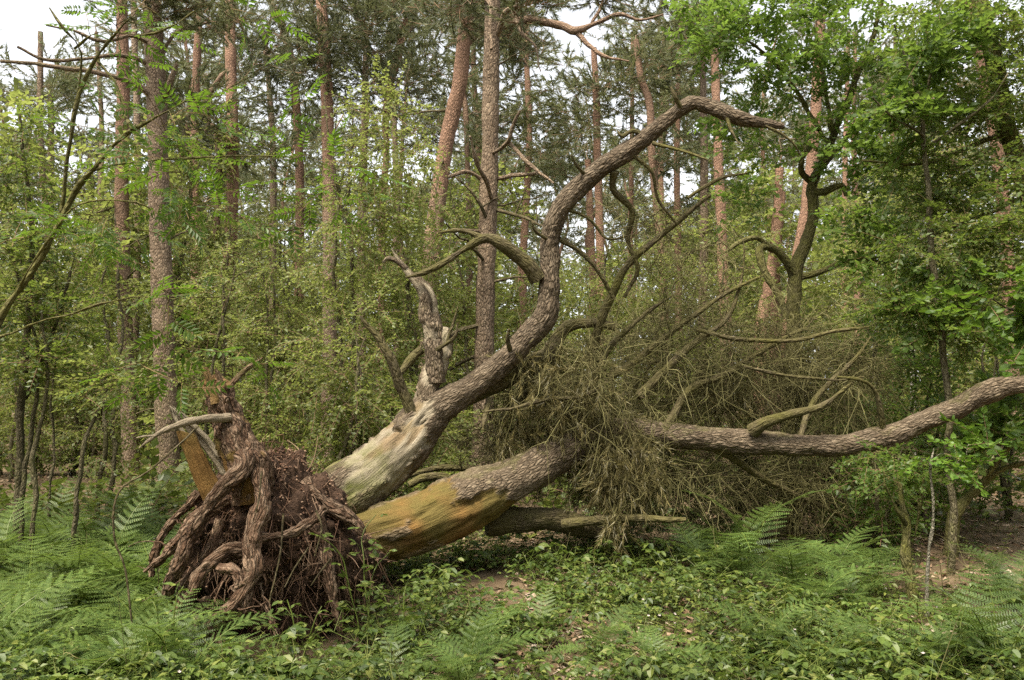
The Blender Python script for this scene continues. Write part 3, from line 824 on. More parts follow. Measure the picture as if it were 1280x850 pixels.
    Q = st[:, None] - nv[pick][:, None] * .02 + D[:, None] * (Ln * u)[..., None] + bend[:, None] * (Ln * u * u)[..., None] * .7
    g = Geo(); tubes(g, Q, rng.uniform(.0015, .0055, (NF, 1)) * np.linspace(1, .4, 5), 3)
    # crumbly clods
    pick = rng.choice(sel, 2600)
    cl = Tpl(); cv = nrm(rng.normal(size=(7, 3))) * .5
    oc = np.array([[1, 0, 0], [-1, 0, 0], [0, 1, 0], [0, -1, 0], [0, 0, 1], [0, 0, -1.0]]) * rng.uniform(.6, 1.2, (6, 1))
    cl.add(oc, [np.array([[0, 2, 4], [2, 1, 4], [1, 3, 4], [3, 0, 4], [2, 0, 5], [1, 2, 5], [3, 1, 5], [0, 3, 5]])])
    stamp(g, cl.done(), fv[pick] + nv[pick] * rng.uniform(-.005, .02, (2600, 1)), frames(rng.normal(size=(2600, 3))), rng.uniform(.003, .013, 2600))
    g.build('rootlets', M_FIBRE, plate, kind='stuff', smooth=False)

    def rdisp(s, th, a, bk, mk):
        return .02 * fbm(bk * 6) + .005 * (1 - 2 * np.abs(vnoise(bk * np.array([34, 34, 5.0]) + 2 * vnoise(bk * 8)[..., None]))) + .013 * np.round(1.6 * fbm(bk * np.array([15, 15, 6.0]))) * .7 + .006 * vnoise(bk * 30)
    roots = [
        [(306, 578, 5.62, 17), (296, 592, 5.52, 14), (276, 612, 5.45, 13), (256, 648, 5.4, 12), (243, 675, 5.38, 11), (232, 702, 5.36, 10), (222, 726, 5.38, 9), (212, 748, 5.42, 6)],
        [(318, 585, 5.6, 15), (322, 630, 5.45, 14), (316, 672, 5.36, 14), (316, 708, 5.3, 13), (304, 738, 5.27, 12), (296, 757, 5.26, 10), (280, 765, 5.24, 7), (274, 777, 5.22, 6), (280, 800, 5.22, 6), (286, 815, 5.22, 4)],
        [(300, 730, 5.26, 9), (299, 758, 5.24, 8), (294, 776, 5.24, 4)],
        [(312, 690, 5.5, 12), (290, 692, 5.42, 12), (266, 704, 5.36, 11), (250, 722, 5.34, 10), (238, 742, 5.36, 7)],
        [(270, 704, 5.34, 7), (286, 708, 5.3, 6), (297, 722, 5.28, 5), (292, 734, 5.27, 3)],
        [(312, 684, 5.4, 8), (336, 680, 5.42, 7), (358, 676, 5.46, 7), (380, 662, 5.52, 7), (400, 640, 5.65, 5)],
        [(322, 728, 5.35, 5), (329, 752, 5.3, 4), (336, 776, 5.27, 4), (341, 795, 5.26, 2)],
        [(285, 628, 5.75, 12), (262, 645, 5.72, 11), (238, 664, 5.7, 10), (214, 688, 5.7, 9), (192, 706, 5.72, 6), (178, 716, 5.75, 3)],
        [(262, 745, 5.45, 7), (260, 765, 5.4, 6), (257, 790, 5.38, 5), (256, 806, 5.38, 4)],
        [(395, 650, 5.75, 9), (410, 690, 5.62, 8), (414, 730, 5.55, 8), (417, 770, 5.5, 7), (420, 800, 5.5, 5)],
        [(372, 600, 5.85, 10), (400, 622, 5.8, 9), (428, 646, 5.8, 8), (446, 672, 5.8, 5)],
        [(276, 650, 5.58, 9), (262, 690, 5.52, 8), (240, 720, 5.5, 7), (224, 760, 5.48, 5), (215, 790, 5.46, 3)],
        [(252, 620, 5.95, 9), (226, 650, 5.95, 8), (205, 684, 5.95, 6), (190, 730, 5.95, 4)],
    ]
    for k, l in enumerate(roots):
        g = Geo(); q, r = path(l)
        r = r * .78
        sp, sr = tube(g, q, r, 30, .018, rdisp, None, seed=60 + k, wob=.05)
        nb = 5                                   # forking side roots
        i = rng.integers(4, len(sp) - 2, nb); dd = rng.normal(0, 1, (nb, 3)) * np.array([1, .5, .6]) - np.array([0, .15, .7]); dd = nrm(dd)
        Lr = rng.uniform(.07, .32, (nb, 1)); uu = np.linspace(0, 1, 7)
        Q = sp[i][:, None] + dd[:, None] * (Lr * uu)[..., None] + (rng.normal(0, .5, (nb, 3)) - np.array([0, 0, .4]))[:, None] * (Lr * uu * uu)[..., None] * .8 + rng.normal(0, .008, (nb, 7, 3)) * uu[None, :, None]
        tubes(g, Q, (sr[i] * rng.uniform(.15, .45, nb))[:, None] * np.linspace(1, .25, 7), 6)
        g.build('root', M_ROOT, T)
    # thin pale rootlet strands hanging free
    for k, l in enumerate([[(322, 590, 5.4, 1.2), (321, 612, 5.35, 1), (319, 640, 5.33, 1)], [(355, 640, 5.4, 1.3), (350, 690, 5.36, 1.2), (337, 740, 5.3, 1), (334, 770, 5.3, .8)], [(385, 690, 5.4, 1.2), (365, 715, 5.36, 1), (352, 738, 5.3, .8)], [(412, 700, 5.4, 1.4), (398, 718, 5.36, 1.1), (385, 735, 5.32, .8)], [(395, 640, 5.5, 1.3), (402, 668, 5.45, 1.2), (396, 700, 5.42, .9)]]):
        g = Geo(); q, r = path(l); tube(g, q, r, 6, .03, seed=90 + k, wob=.03); g.build('root', M_DEAD, T)
    # broken shaft on top
    def mst(s, th, a, bk):
        n = fbm(bk * 7); m = np.zeros(s.shape + (4,))
        m[..., 2] = sst(n * .9 + np.sin(th + .9) * .3 - .38, 0, .2) * sst(.75 - s, 0, .2)
        m[..., 2] = np.maximum(m[..., 2], .6 * sst(s - .86 + .1 * n, 0, .08))
        return m
    g = Geo()
    q, r = path([(318, 625, 5.75, 26), (308, 590, 5.72, 27), (298, 562, 5.7, 22), (288, 535, 5.7, 19), (280, 510, 5.7, 17), (272, 490, 5.7, 14), (264, 470, 5.7, 8)])
    def sd(s, th, a, bk, mk):
        return rdisp(s, th, a, bk, mk) * 1.4 + s ** 3 * .035 * vnoise(np.stack([np.cos(th) * 3, np.sin(th) * 3, s * 2], -1))
    tube(g, q, r, 48, .014, sd, mst, seed=110, wob=.03)
    stump = g.build('broken_stump', M_ROOT, T)
    def plank(pts, w, t, mt, seed, jag=.06):
        """a split slab of wood with a jagged end"""
        g = Geo(); q, _ = smooth_path(*path([(a, b, c, 1) for a, b, c in pts]), .03)
        Tn = nrm(np.gradient(q, axis=0)); side = nrm(np.cross(Tn, np.array([.25, -1, .2]))); nn = np.cross(side, Tn)
        K = len(q); m = 9; us = np.linspace(-1, 1, m)
        prof = np.concatenate([np.stack([us, .35 * (1 - us ** 2) + .5], 1), np.stack([us[::-1], -.3 + 0 * us], 1)])
        L = np.linspace(0, 1, K)
        wi = w * (1 - .25 * L)
        X = q[:, None] + side[:, None] * (prof[None, :, :1] * wi[:, None, None]) + nn[:, None] * prof[None, :, 1:] * t
        X = X + .006 * np.stack([fbm(X * 25 + seed), fbm(X * 25 + 9 + seed), fbm(X * 25 + 17 + seed)], -1)
        J = vnoise(np.stack([prof[:, 0] * 5, prof[:, 0] * 0, 0 * prof[:, 0] + seed], -1)) * jag
        X += Tn[:, None] * (J[None, :, None] * (L ** 4)[:, None, None])
        n = len(prof); i = np.arange(K - 1)[:, None] * n; j = np.arange(n)[None]; j1 = (j + 1) % n
        F = np.stack([i + j, i + j1, i + n + j1, i + n + j], -1).reshape(-1, 4)
        bk = np.stack([np.broadcast_to(prof[:, 0] * w, (K, n)), np.broadcast_to(prof[:, 1] * t + seed, (K, n)), np.broadcast_to((L * .5)[:, None], (K, n))], -1).reshape(-1, 3)
        mk = np.tile(np.array(mt, float), (K * n, 1))
        g.add(X.reshape(-1, 3), F, 0, bk, mk)
        g.add(X[-1], np.arange(n)[None], 0, bk[-n:], mk[-n:])
        return g.build('splinter', M_ROOT, stump)
    plank([(268, 622, 5.72), (252, 588, 5.7), (240, 560, 5.68), (230, 540, 5.66)], .075, .04, (0, 0, 1, 0), 1)
    plank([(285, 590, 5.8), (262, 560, 5.78), (240, 535, 5.75), (222, 517, 5.72)], .045, .04, (.9, 0, 0, 0), 2, .12)
    plank([(276, 572, 5.74), (258, 548, 5.72), (240, 530, 5.7), (228, 518, 5.68)], .018, .02, (1, 0, 0, 0), 3, .1)
    plank([(300, 610, 5.62), (290, 580, 5.6), (282, 560, 5.6)], .06, .02, (0, 0, .95, 0), 4)
    plank([(270, 505, 5.62), (264, 482, 5.62), (257, 463, 5.62)], .03, .02, (.2, 0, .8, 0), 5, .08)
    plank([(284, 515, 5.64), (279, 488, 5.64), (273, 468, 5.64)], .022, .02, (.1, 0, .3, 0), 6, .08)
    plank([(232, 545, 5.68), (222, 528, 5.67), (214, 512, 5.66)], .014, .012, (1, 0, 0, 0), 7, .06)
    for k, l in enumerate([[(286, 522, 5.62, 6), (262, 523, 5.5, 5), (240, 527, 5.42, 4.4), (218, 534, 5.36, 4), (200, 542, 5.32, 3), (186, 552, 5.3, 2), (177, 560, 5.3, 1)], [(196, 544, 5.31, 2), (184, 544, 5.29, 1.5), (172, 546, 5.28, .8)], [(278, 500, 5.7, 4), (292, 478, 5.75, 3.4), (310, 460, 5.8, 3), (328, 448, 5.85, 1.5)]]):
        g = Geo(); q, r = path(l)
        tube(g, q, r, 14, .02, lambda s, th, a, bk, mk: .004 * fbm(bk * 18), (lambda s, th, a, bk: np.concatenate([np.full(s.shape + (1,), .75 if k < 2 else 0.0), np.full(s.shape + (1,), 0.0 if k < 2 else .4), np.zeros(s.shape + (2,))], -1)), seed=130 + k, wob=.012)
        g.build('branch', M_ROOT, T)
fallen_pine()

# ---------------------------------------------------------------- standing pines
def orange_mask(z0, z1, amt):
    def f(s, th, a, bk):
        return None
    return f

def pine_tree(label, pts, d, seed, pads=(), orange=(6, 9), amt=1.0, moss=.1, dead=0, limbs=(), near=False, pale=False, group=None, limbo=False, per=4):
    """pts: [(px, py, half width px)] from the top down; the foot is set on the ground"""
    rng = np.random.default_rng(seed)
    L = [(a, b, d, r * .88) for a, b, r in pts]
    q, r = path(L)
    foot = np.array([q[-1][0] + (q[-1][0] - q[-2][0]) * .1, d, 0]); foot[2] = float(gz(foot[0], d)) - .1
    q = np.concatenate([q, foot[None]]) if q[-1][2] > foot[2] + .3 else q
    r = np.concatenate([r, [r[-1] * 1.18]]) if len(q) > len(r) else r
    base = np.array([q[-1][0], d, max(q[-1][2], foot[2])])
    T = thing('pine_tree', base, label, 'tree', group)
    def mask(s, th, a, bk):
        m = np.zeros(s.shape + (4,))
        return m
    g = Geo()
    sp, sr = smooth_path(q, r, .06 if near else .14)
    n = 44 if near else 16
    zz = sp[:, 2]
    def mask(s, th, a, bk):
        m = np.zeros(s.shape + (4,))
        z = np.interp(a, np.concatenate([[0], np.cumsum(np.linalg.norm(np.diff(sp, axis=0), axis=1))]), zz)
        m[..., 3] = np.clip((z - orange[0] + .8 * fbm(bk * 2)) / (orange[1] - orange[0]), 0, 1) * amt
        m[..., 1] = moss * np.clip(1.6 - z / 3, 0, 1)
        return m
    if near:
        dsp = lambda s, th, a, bk, mk: .008 * (np.clip(cells(bk * np.array([26, 26, 11.0]) + fbm(bk * 12)[..., None]) * 2, 0, 1) - .5) + .01 * fbm(bk * 4)
    else:
        dsp = lambda s, th, a, bk, mk: .012 * fbm(bk * 7)
    tube(g, sp, sr, n, .1, dsp, mask, sm=False, seed=seed)
    g.build('trunk', M_PINE, T)
    lim = []
    for k, l in enumerate(limbs):
        g = Geo(); a, b = path([(x, y, d + dd, w * .72) for x, y, dd, w in l])
        lim.append(tube(g, a, b, 12, .06, lambda s, th, a, bk, mk: .006 * fbm(bk * 9), (lambda s, th, a, bk: np.stack([0 * s, 0 * s + moss, 0 * s, 0 * s + (.45 if limbo else 0)], -1)), seed=seed + 50 + k, wob=.03))
        g.build('limb', M_PINE, T)
    if dead:
        # bare dead side branches on the lower trunk
        K = 8
        t = rng.uniform(.3, .85, dead); i = (t * (len(sp) - 1)).astype(int)
        az = rng.uniform(0, 2 * math.pi, dead); Ln = rng.uniform(.4, 1.5, dead) * (1 if near else 1.2)
        D = np.stack([np.cos(az), .6 * np.sin(az), rng.normal(.1, .3, dead)], -1)
        u = np.linspace(0, 1, K)
        cv = rng.normal(0, .25, (dead, 3)) - np.array([0, 0, .15])
        Q = sp[i][:, None] + D[:, None] * (Ln[:, None] * u)[..., None] + cv[:, None] * (Ln[:, None] * u * u)[..., None] + rng.normal(0, .018, (dead, K, 3)) * u[None, :, None]
        R = (Ln * .016 + .006)[:, None] * np.linspace(1, .25, K)
        for k in range(dead):
            g = Geo(); tubes(g, Q[k:k + 1], R[k:k + 1], 6)
            ch = rng.integers(2, 5)
            for _ in range(ch):
                j = rng.integers(2, K - 1); e = nrm(rng.normal(size=3)) * Ln[k] * .35
                tubes(g, (Q[k, j] + e * u[:5, None] * 1.6 + rng.normal(0, .012, (5, 3)) * u[:5, None])[None], np.linspace(R[k, j] * .6, .003, 5)[None], 4)
            g.build('dead_branch', M_DEAD, T)
    tg = [pblob(rng, px, py, d + dd, rx, ry, n_, hollow=.1) for px, py, dd, rx, ry, n_ in pads]
    if tg:
        keep = sp[zz > np.percentile(zz, 45)][::2]
        B, R = grow([(keep, np.full(len(keep), .05))] + lim, np.concatenate(tg), rng, up=.18, r0=.008, rk=.012, wig=.14)
        g = Geo(); tubes(g, B, R, 5); 
        near_sp = d < 16
        br = g.build('branches', M_PINE, T, kind='stuff')
        g = Geo(); sprays_on(g, B, S_NEEDLE if near_sp else S_NEEDLE_FAR, per if not near_sp else per + 3, 1.15 if near_sp else 1.0, rng, lo=.3, side=.9, flat=.5, grav=-.15)
        g.build('crown', [M_NEEDLE_L if pale else M_NEEDLE, M_DEAD], T, smooth=False)
    return T

PADS = lambda seed, n, x0, x1, y0, y1, rx=55, ry=22, k=9, dd=1.2: [(a, b, c, rx * e, ry * e, k) for a, b, c, e in zip(*(lambda r: (r.uniform(x0, x1, n), r.uniform(y0, y1, n), r.uniform(-dd, dd, n), r.uniform(.7, 1.3, n)))(np.random.default_rng(seed)))]

pine_tree('tall grey-brown pine with forked lower limbs, thickest trunk at the left', [(186, -140, 11), (190, 0, 13), (195, 100, 13.5), (199, 250, 14), (204, 400, 14.5), (210, 560, 16)], 12.5, 201, PADS(1, 7, 150, 290, -50, 60, k=8), near=True, orange=(9, 13), moss=.25,
          limbs=[[(195, 130, 0, 6), (180, 110, -.2, 5), (150, 96, -.4, 4.5), (110, 88, -.6, 4), (60, 82, -.8, 3.5), (0, 77, -1, 3)], [(194, 60, 0, 4), (165, 45, -.3, 3.2), (130, 52, -.6, 3), (95, 40, -.8, 2.5), (58, 33, -1, 1.5)], [(200, 130, 0, 5), (212, 105, -.3, 5), (220, 80, -.4, 4)], [(196, 85, 0, 3), (215, 45, .3, 3), (250, 32, .5, 2.5), (290, 25, .8, 2)], [(192, 82, 0, 4), (160, 70, -.3, 3.5), (120, 70, -.5, 3), (60, 74, -.7, 3), (20, 60, -.9, 2.5)]], dead=5)
pine_tree('slim orange-brown pine just left of the thick grey trunk', [(151, -140, 6), (152, 0, 8), (154, 120, 9), (152, 260, 9.5), (156, 400, 10), (163, 560, 11)], 14.5, 202, PADS(2, 3, 90, 220, -140, 0, k=7), orange=(3, 6), near=True, dead=4)
pine_tree('slender mossy-grey pine stem beside the thick grey trunk', [(165, -60, 3), (168, 40, 4), (171, 140, 4.5), (172, 300, 5)], 17, 203, orange=(20, 30), moss=.3)
pine_tree('slim orange pine with short side limbs standing right of the thick grey trunk', [(250, -100, 4), (249, 0, 5), (246, 80, 5.5), (243, 150, 6), (244, 300, 6.5), (246, 480, 7)], 19, 204, PADS(4, 8, 215, 330, -40, 100, k=8), orange=(2, 5), dead=3)
pine_tree('straight orange pine with a crooked side stem hooked to it', [(285, -120, 6), (287, 0, 7), (289, 100, 8), (291, 200, 8.5), (288, 330, 9), (284, 480, 9.5)], 17, 205, PADS(5, 11, 260, 400, -30, 200, k=9), orange=(2, 5), limbo=True, limbs=[[(288, 88, 0, 3), (275, 98, 0, 4), (262, 118, 0, 4.5), (256, 135, 0, 4.5), (262, 155, 0, 5), (272, 175, 0, 5.5), (273, 220, 0, 5.5), (270, 300, 0, 6)]])
pine_tree('thin leaning orange pine bent at its top, left of the tall straight one', [(325, -60, 4), (338, 0, 5), (352, 30, 5.5), (366, 90, 6), (373, 180, 6), (375, 280, 6.5), (372, 440, 7)], 20, 206, PADS(6, 9, 310, 420, -20, 160, k=8), orange=(1.5, 4), limbs=[[(350, 25, 0, 4), (342, 10, 0, 3), (330, -5, 0, 2)]])
pine_tree('tall straight brown pine left of the leafy birch thicket', [(399, -120, 7), (402, 0, 8), (407, 80, 8.5), (410, 180, 9), (412, 300, 9.5), (412, 420, 10), (410, 580, 12)], 16, 207, PADS(7, 11, 370, 510, -30, 120, k=9), orange=(4, 7), near=True, dead=4)
pine_tree('crooked orange pine forked near the top', [(560, -80, 3), (527, 0, 5), (512, 22, 5.5), (502, 40, 6), (499, 65, 6), (488, 105, 5.5), (482, 150, 5), (483, 190, 4.5), (478, 280, 5.5)], 18, 208, PADS(8, 11, 430, 570, -20, 110, k=9), orange=(1, 3), limbs=[[(500, 60, 0, 3), (508, 45, 0, 3.5), (518, 30, 0, 3)]])
pine_tree('leaning red-barked pine directly left of the central straight trunk', [(598, -140, 7), (587, 0, 9), (580, 50, 10), (575, 100, 11), (564, 150, 11), (556, 190, 11), (545, 270, 12), (539, 330, 12.5), (534, 480, 13)], 12.5, 209, PADS(9, 8, 510, 650, -40, 60, k=9), orange=(3.2, 5.4), near=True, dead=5, limbo=True,
          limbs=[[(585, 52, 0, 8), (600, 38, .2, 7.5), (630, 32, .3, 7), (660, 26, .3, 7), (700, 32, .2, 7), (720, 40, .1, 7.5), (745, 30, 0, 4), (775, 18, -.2, 3.5), (800, 24, -.3, 2.5), (830, 18, -.4, 1.5)], [(718, 40, .1, 5), (735, 58, 0, 4), (752, 70, -.1, 3), (785, 77, -.2, 1.5)], [(740, 28, 0, 3), (750, 10, 0, 3), (756, -20, 0, 2)]])
pine_tree('straight thick-barked pine rising behind the fallen stem at centre', [(618, -160, 11.5), (616, 0, 11.5), (614, 90, 12), (612, 200, 12.5), (609, 300, 13), (606, 400, 13.5), (604, 520, 14), (602, 610, 15)], 10.0, 210, PADS(10, 6, 560, 740, -60, 20, k=8), orange=(9, 12), near=True, dead=9,
          limbs=[[(615, 245, -.1, 4), (608, 225, -.3, 4), (596, 205, -.5, 3.5), (586, 172, -.7, 2)], [(618, 190, -.1, 3), (634, 178, -.4, 4), (640, 160, -.5, 3.5), (650, 140, -.6, 2)], [(636, 178, -.4, 3.5), (655, 200, -.5, 4), (672, 215, -.6, 3), (690, 228, -.7, 1.5)], [(622, 222, 0, 4), (650, 217, -.3, 3.5), (672, 215, -.5, 3)], [(606, 226, 0, 4), (585, 214, -.2, 3.5), (560, 222, -.4, 3)], [(610, 290, 0, 3), (575, 285, -.2, 2.5), (552, 290, -.3, 2)],
                 [(620, 50, 0, 5), (632, 15, -.3, 5), (648, 5, -.5, 4), (640, -20, -.6, 3)], [(640, 10, -.4, 4), (650, 40, -.6, 3), (668, 60, -.7, 2.5), (675, 90, -.8, 1.5)], [(600, -10, 0, 4), (612, 10, -.3, 3.5), (615, 45, -.4, 3), (614, 60, -.5, 2)]])
pine_tree('slim orange pine seen through the arch of the fallen stem', [(742, 60, 4), (745, 110, 5), (747, 200, 5.5), (750, 300, 6), (752, 420, 6.5)], 19, 211, PADS(11, 8, 670, 800, 60, 200, k=10), orange=(1, 3), pale=True)
pine_tree('slim pale orange pine pair-mate, left of the one through the arch', [(735, 200, 4.5), (738, 280, 5), (744, 420, 5.5)], 22, 212, PADS(12, 4, 640, 740, 150, 280, k=8), orange=(.5, 2), pale=True)
pine_tree('sinuous grey-pink pine right of the arch top', [(795, 50, 4), (801, 95, 5), (812, 130, 5.5), (814, 180, 5.5), (818, 230, 5.5), (829, 350, 6)], 18, 213, PADS(13, 9, 740, 880, 20, 220, rx=60, k=10), orange=(2, 4), amt=.7, dead=3)
pine_tree('thin orange pine close behind the tip of the fallen stem', [(852, 10, 3.5), (848, 100, 4), (846, 200, 4.5), (848, 360, 5)], 20, 214, PADS(14, 8, 790, 900, -20, 200, k=10), orange=(1, 3), pale=True)
pine_tree('orange-pink pine between the fallen stem tip and the mossy oak', [(893, 30, 5), (895, 120, 6), (899, 220, 7), (903, 320, 7.5), (908, 440, 8.5)], 16, 215, PADS(15, 4, 840, 940, -20, 60, k=8), orange=(1.5, 3.5), dead=2)
pine_tree('grey-barked pine beside the orange-pink one left of the mossy oak', [(878, 60, 4), (880, 180, 5.5), (880, 300, 6), (878, 420, 6.5)], 17.5, 216, PADS(16, 3, 830, 930, 0, 120, k=7), orange=(20, 22), moss=.1)
pine_tree('thick red-orange pine hidden behind the mossy oak crown', [(1026, 20, 7), (1022, 100, 7.5), (1018, 160, 8), (1012, 230, 8.5), (1004, 290, 9), (992, 360, 9.5), (985, 440, 10)], 14, 217, PADS(17, 3, 980, 1080, -60, 40, k=7), orange=(.5, 2))
pine_tree('red-orange pine leaning left behind the mossy oak fork', [(975, 210, 6), (970, 290, 6.5), (962, 350, 7.5), (950, 430, 9)], 16, 218, PADS(18, 2, 930, 1000, 120, 200, k=6), orange=(.3, 1.5))
pine_tree('twin red-orange pine stem close against the leaning one behind the oak', [(978, 240, 4.5), (972, 310, 5.5), (970, 360, 6), (968, 430, 7)], 16.6, 219, orange=(.3, 1.5))
pine_tree('leaning orange-red pine at the far right edge', [(1210, -20, 8), (1224, 60, 8.5), (1238, 130, 8.5), (1248, 200, 8.5), (1256, 280, 9), (1262, 380, 9), (1266, 500, 10)], 13, 220, PADS(20, 3, 1160, 1290, -90, 0, k=7), orange=(1, 3))
for k, (lab, x, w, d, o) in enumerate([('thin dark red pine trunk right of the mossy oak', 1056, 4, 22, 1), ('thin pale orange trunk beside the dark red one right of the oak', 1072, 4.2, 24, 1), ('short pale orange trunk glimpsed through leaves right of the oak', 1112, 3.6, 26, 1), ('slim brown pine seen left of the central straight trunk', 585, 4.5, 20, .5), ('slim orange pine just right of the central straight trunk', 655, 5.5, 20, 1), ('dim grey pine in the thicket left of the broken stem', 452, 6, 18, 0), ('dim brown pine between the thicket and the broken stem', 497, 5, 21, .3), ('thin orange pine right of the arch foot', 787, 4, 25, 1), ('thin orange pine midway under the fallen stem tip', 825, 4.5, 23, 1), ('slim grey pine in the shade at the far left', 58, 5, 19, 0), ('thin brown pine between the two slim left-hand trunks', 120, 4, 24, .3), ('thin pine trunk right of the upturned stump', 340, 5, 22, .2)]):
    r = np.random.default_rng(300 + k)
    pine_tree(lab, [(x + r.uniform(-14, 14), 40, w * .7), (x + r.uniform(-8, 8), 180, w * .85), (x + r.uniform(-3, 3), 320, w), (x, 470, w * 1.1)], d, 320 + k, PADS(330 + k, 5, x - 60, x + 60, 40, 190, k=7), orange=(.5, 3) if o >= .5 else (9, 12), amt=max(o, .4), dead=2, pale=k % 2 == 0)

# ---------------------------------------------------------------- broad-leaved trees and saplings
def leafy_tree(name, label, stems, blobs, tpls, lmat, seed, per=6, sc=1.0, bark=None, side=.9, grav=.0, flat=.5, up=.18, lo=.3, sides=14, wob=.03, cat='tree', group=None, rk=.009, seg=.06, rr=.005):
    """stems: [(px, py, d, r px)] lists (the first is the trunk, root end first); blobs: pblob arguments of the crown"""
    rng = np.random.default_rng(seed)
    p0 = path(stems[0])[0][0]
    base = np.array([p0[0], p0[1], float(gz(p0[0], p0[1]))])
    T = thing(name, base, label, cat, group)
    bark = bark or M_STEM
    lim = []
    for k, l in enumerate(stems):
        q, r = path(l)
        if k == 0: q[0][2] = base[2] - .08
        g = Geo(); lim.append(tube(g, q, r, sides if max(r) > .02 else 7, seg, lambda s, th, a, bk, mk: rr * fbm(bk * 12), lambda s, th, a, bk: np.zeros(s.shape + (4,)), seed=seed + k, wob=wob))
        g.build('trunk' if k == 0 else 'limb', bark, T)
    tg = np.concatenate([pblob(rng, *b) for b in blobs])
    B, R = grow(lim, tg, rng, up=up, r0=.003, rk=rk)
    g = Geo(); tubes(g, B, R, 3); g.build('branches', bark, T, kind='stuff')
    g = Geo(); sprays_on(g, B, tpls, per, sc, rng, lo=lo, side=side, grav=grav, flat=flat)
    g.build('crown', [lmat, bark], T, smooth=False)
    return T

# mossy oak right of the tangle
leafy_tree('oak_tree', 'mossy-trunked oak with wide bright crown right of the tangled branches',
    [[(985, 620, 9.6, 12.00), (988, 500, 9.6, 9.60), (990, 430, 9.6, 8.80), (991, 380, 9.6, 8.80), (996, 335, 9.6, 8.00), (1008, 300, 9.6, 7.60), (1018, 262, 9.6, 7.20), (1016, 235, 9.6, 6.40), (1028, 205, 9.5, 5.60), (1042, 165, 9.4, 4.80), (1060, 120, 9.3, 4.00), (1085, 60, 9.2, 3.20), (1110, -30, 9.1, 2.40)],
     [(991, 345, 9.6, 6.40), (980, 325, 9.5, 5.20), (965, 310, 9.4, 4.80), (950, 312, 9.3, 4.80), (958, 345, 9.25, 4.40), (975, 375, 9.2, 4.00), (983, 400, 9.2, 3.60)],
     [(962, 310, 9.4, 3.20), (945, 298, 9.3, 3.20), (925, 302, 9.2, 2.80), (900, 320, 9.1, 1.60)],
     [(1000, 345, 9.6, 4.00), (1030, 336, 9.4, 4.00), (1060, 325, 9.2, 3.20), (1090, 322, 9.0, 2.40)],
     [(1016, 240, 9.6, 4.80), (1030, 240, 9.5, 4.80), (1052, 232, 9.4, 4.00), (1058, 245, 9.4, 2.00)],
     [(1012, 225, 9.6, 4.00), (1000, 215, 9.5, 3.20), (1000, 200, 9.4, 3.20), (1012, 185, 9.4, 2.40)],
     [(1025, 210, 9.5, 4.00), (1060, 170, 9.3, 3.60), (1090, 140, 9.2, 3.60), (1130, 100, 9.0, 2.40), (1180, 40, 8.8, 1.60)],
     [(1040, 165, 9.4, 3.20), (1030, 110, 9.4, 2.40), (1020, 40, 9.4, 1.60)],
     [(1035, 180, 9.4, 3.20), (1000, 120, 9.3, 2.40), (960, 70, 9.2, 2.00), (910, 40, 9.0, 1.20)]],
    [(900, 40, 9.0, 60, 50, 32), (960, 90, 9.2, 70, 60, 40), (1040, 50, 9.2, 80, 60, 48), (930, 170, 9.3, 55, 40, 18), (1100, 100, 9.0, 80, 60, 40), (1060, 180, 9.1, 70, 40, 27), (1110, 210, 9.0, 60, 40, 24), (1080, 290, 9.0, 60, 40, 26), (930, 250, 9.4, 40, 40, 10), (1010, -30, 9.2, 120, 40, 32), (1120, 330, 8.8, 50, 30, 19), (945, 5, 9.0, 70, 40, 29)],
    S_OAK, M_LOAK, 401, per=4, sc=.82, bark=M_OAK, wob=.02, rr=.012)
# leaning dark trunk, top right corner, with deep-green leaves
leafy_tree('beech_tree', 'leaning dark trunk in the top right corner under deep green leaves',
    [[(1420, 700, 8.0, 15), (1380, 520, 8.0, 13), (1330, 370, 8.0, 12), (1290, 270, 8.0, 11.5), (1266, 180, 8.0, 11), (1248, 100, 8.0, 10.5), (1234, 40, 8.0, 10), (1215, -40, 8.0, 8)],
     [(1262, 170, 8.0, 3.5), (1230, 178, 7.9, 3), (1190, 195, 7.8, 2.4), (1140, 207, 7.7, 1.6), (1080, 200, 7.6, 1)], [(1280, 250, 8, 3), (1235, 262, 7.8, 2.4), (1190, 285, 7.7, 2), (1150, 300, 7.6, 1.2)], [(1240, 70, 8, 3), (1290, 30, 7.8, 2), (1340, 0, 7.7, 1.4)], [(1320, 350, 8, 4), (1270, 360, 7.8, 2.5), (1220, 375, 7.6, 1.5)]],
    [(1180, 40, 7.8, 70, 50, 35), (1250, 30, 7.7, 60, 50, 31), (1190, 130, 7.8, 70, 45, 31), (1255, 120, 7.6, 50, 45, 21), (1150, 210, 7.7, 60, 40, 24), (1225, 225, 7.6, 60, 45, 29), (1180, 300, 7.5, 70, 45, 29), (1250, 310, 7.4, 50, 50, 25), (1140, 380, 7.6, 50, 35, 14), (1220, 400, 7.4, 70, 40, 24), (1330, 100, 7.6, 60, 120, 25)],
    S_BUSH, M_LDARK, 402, per=5, sc=.9, bark=M_OAK)
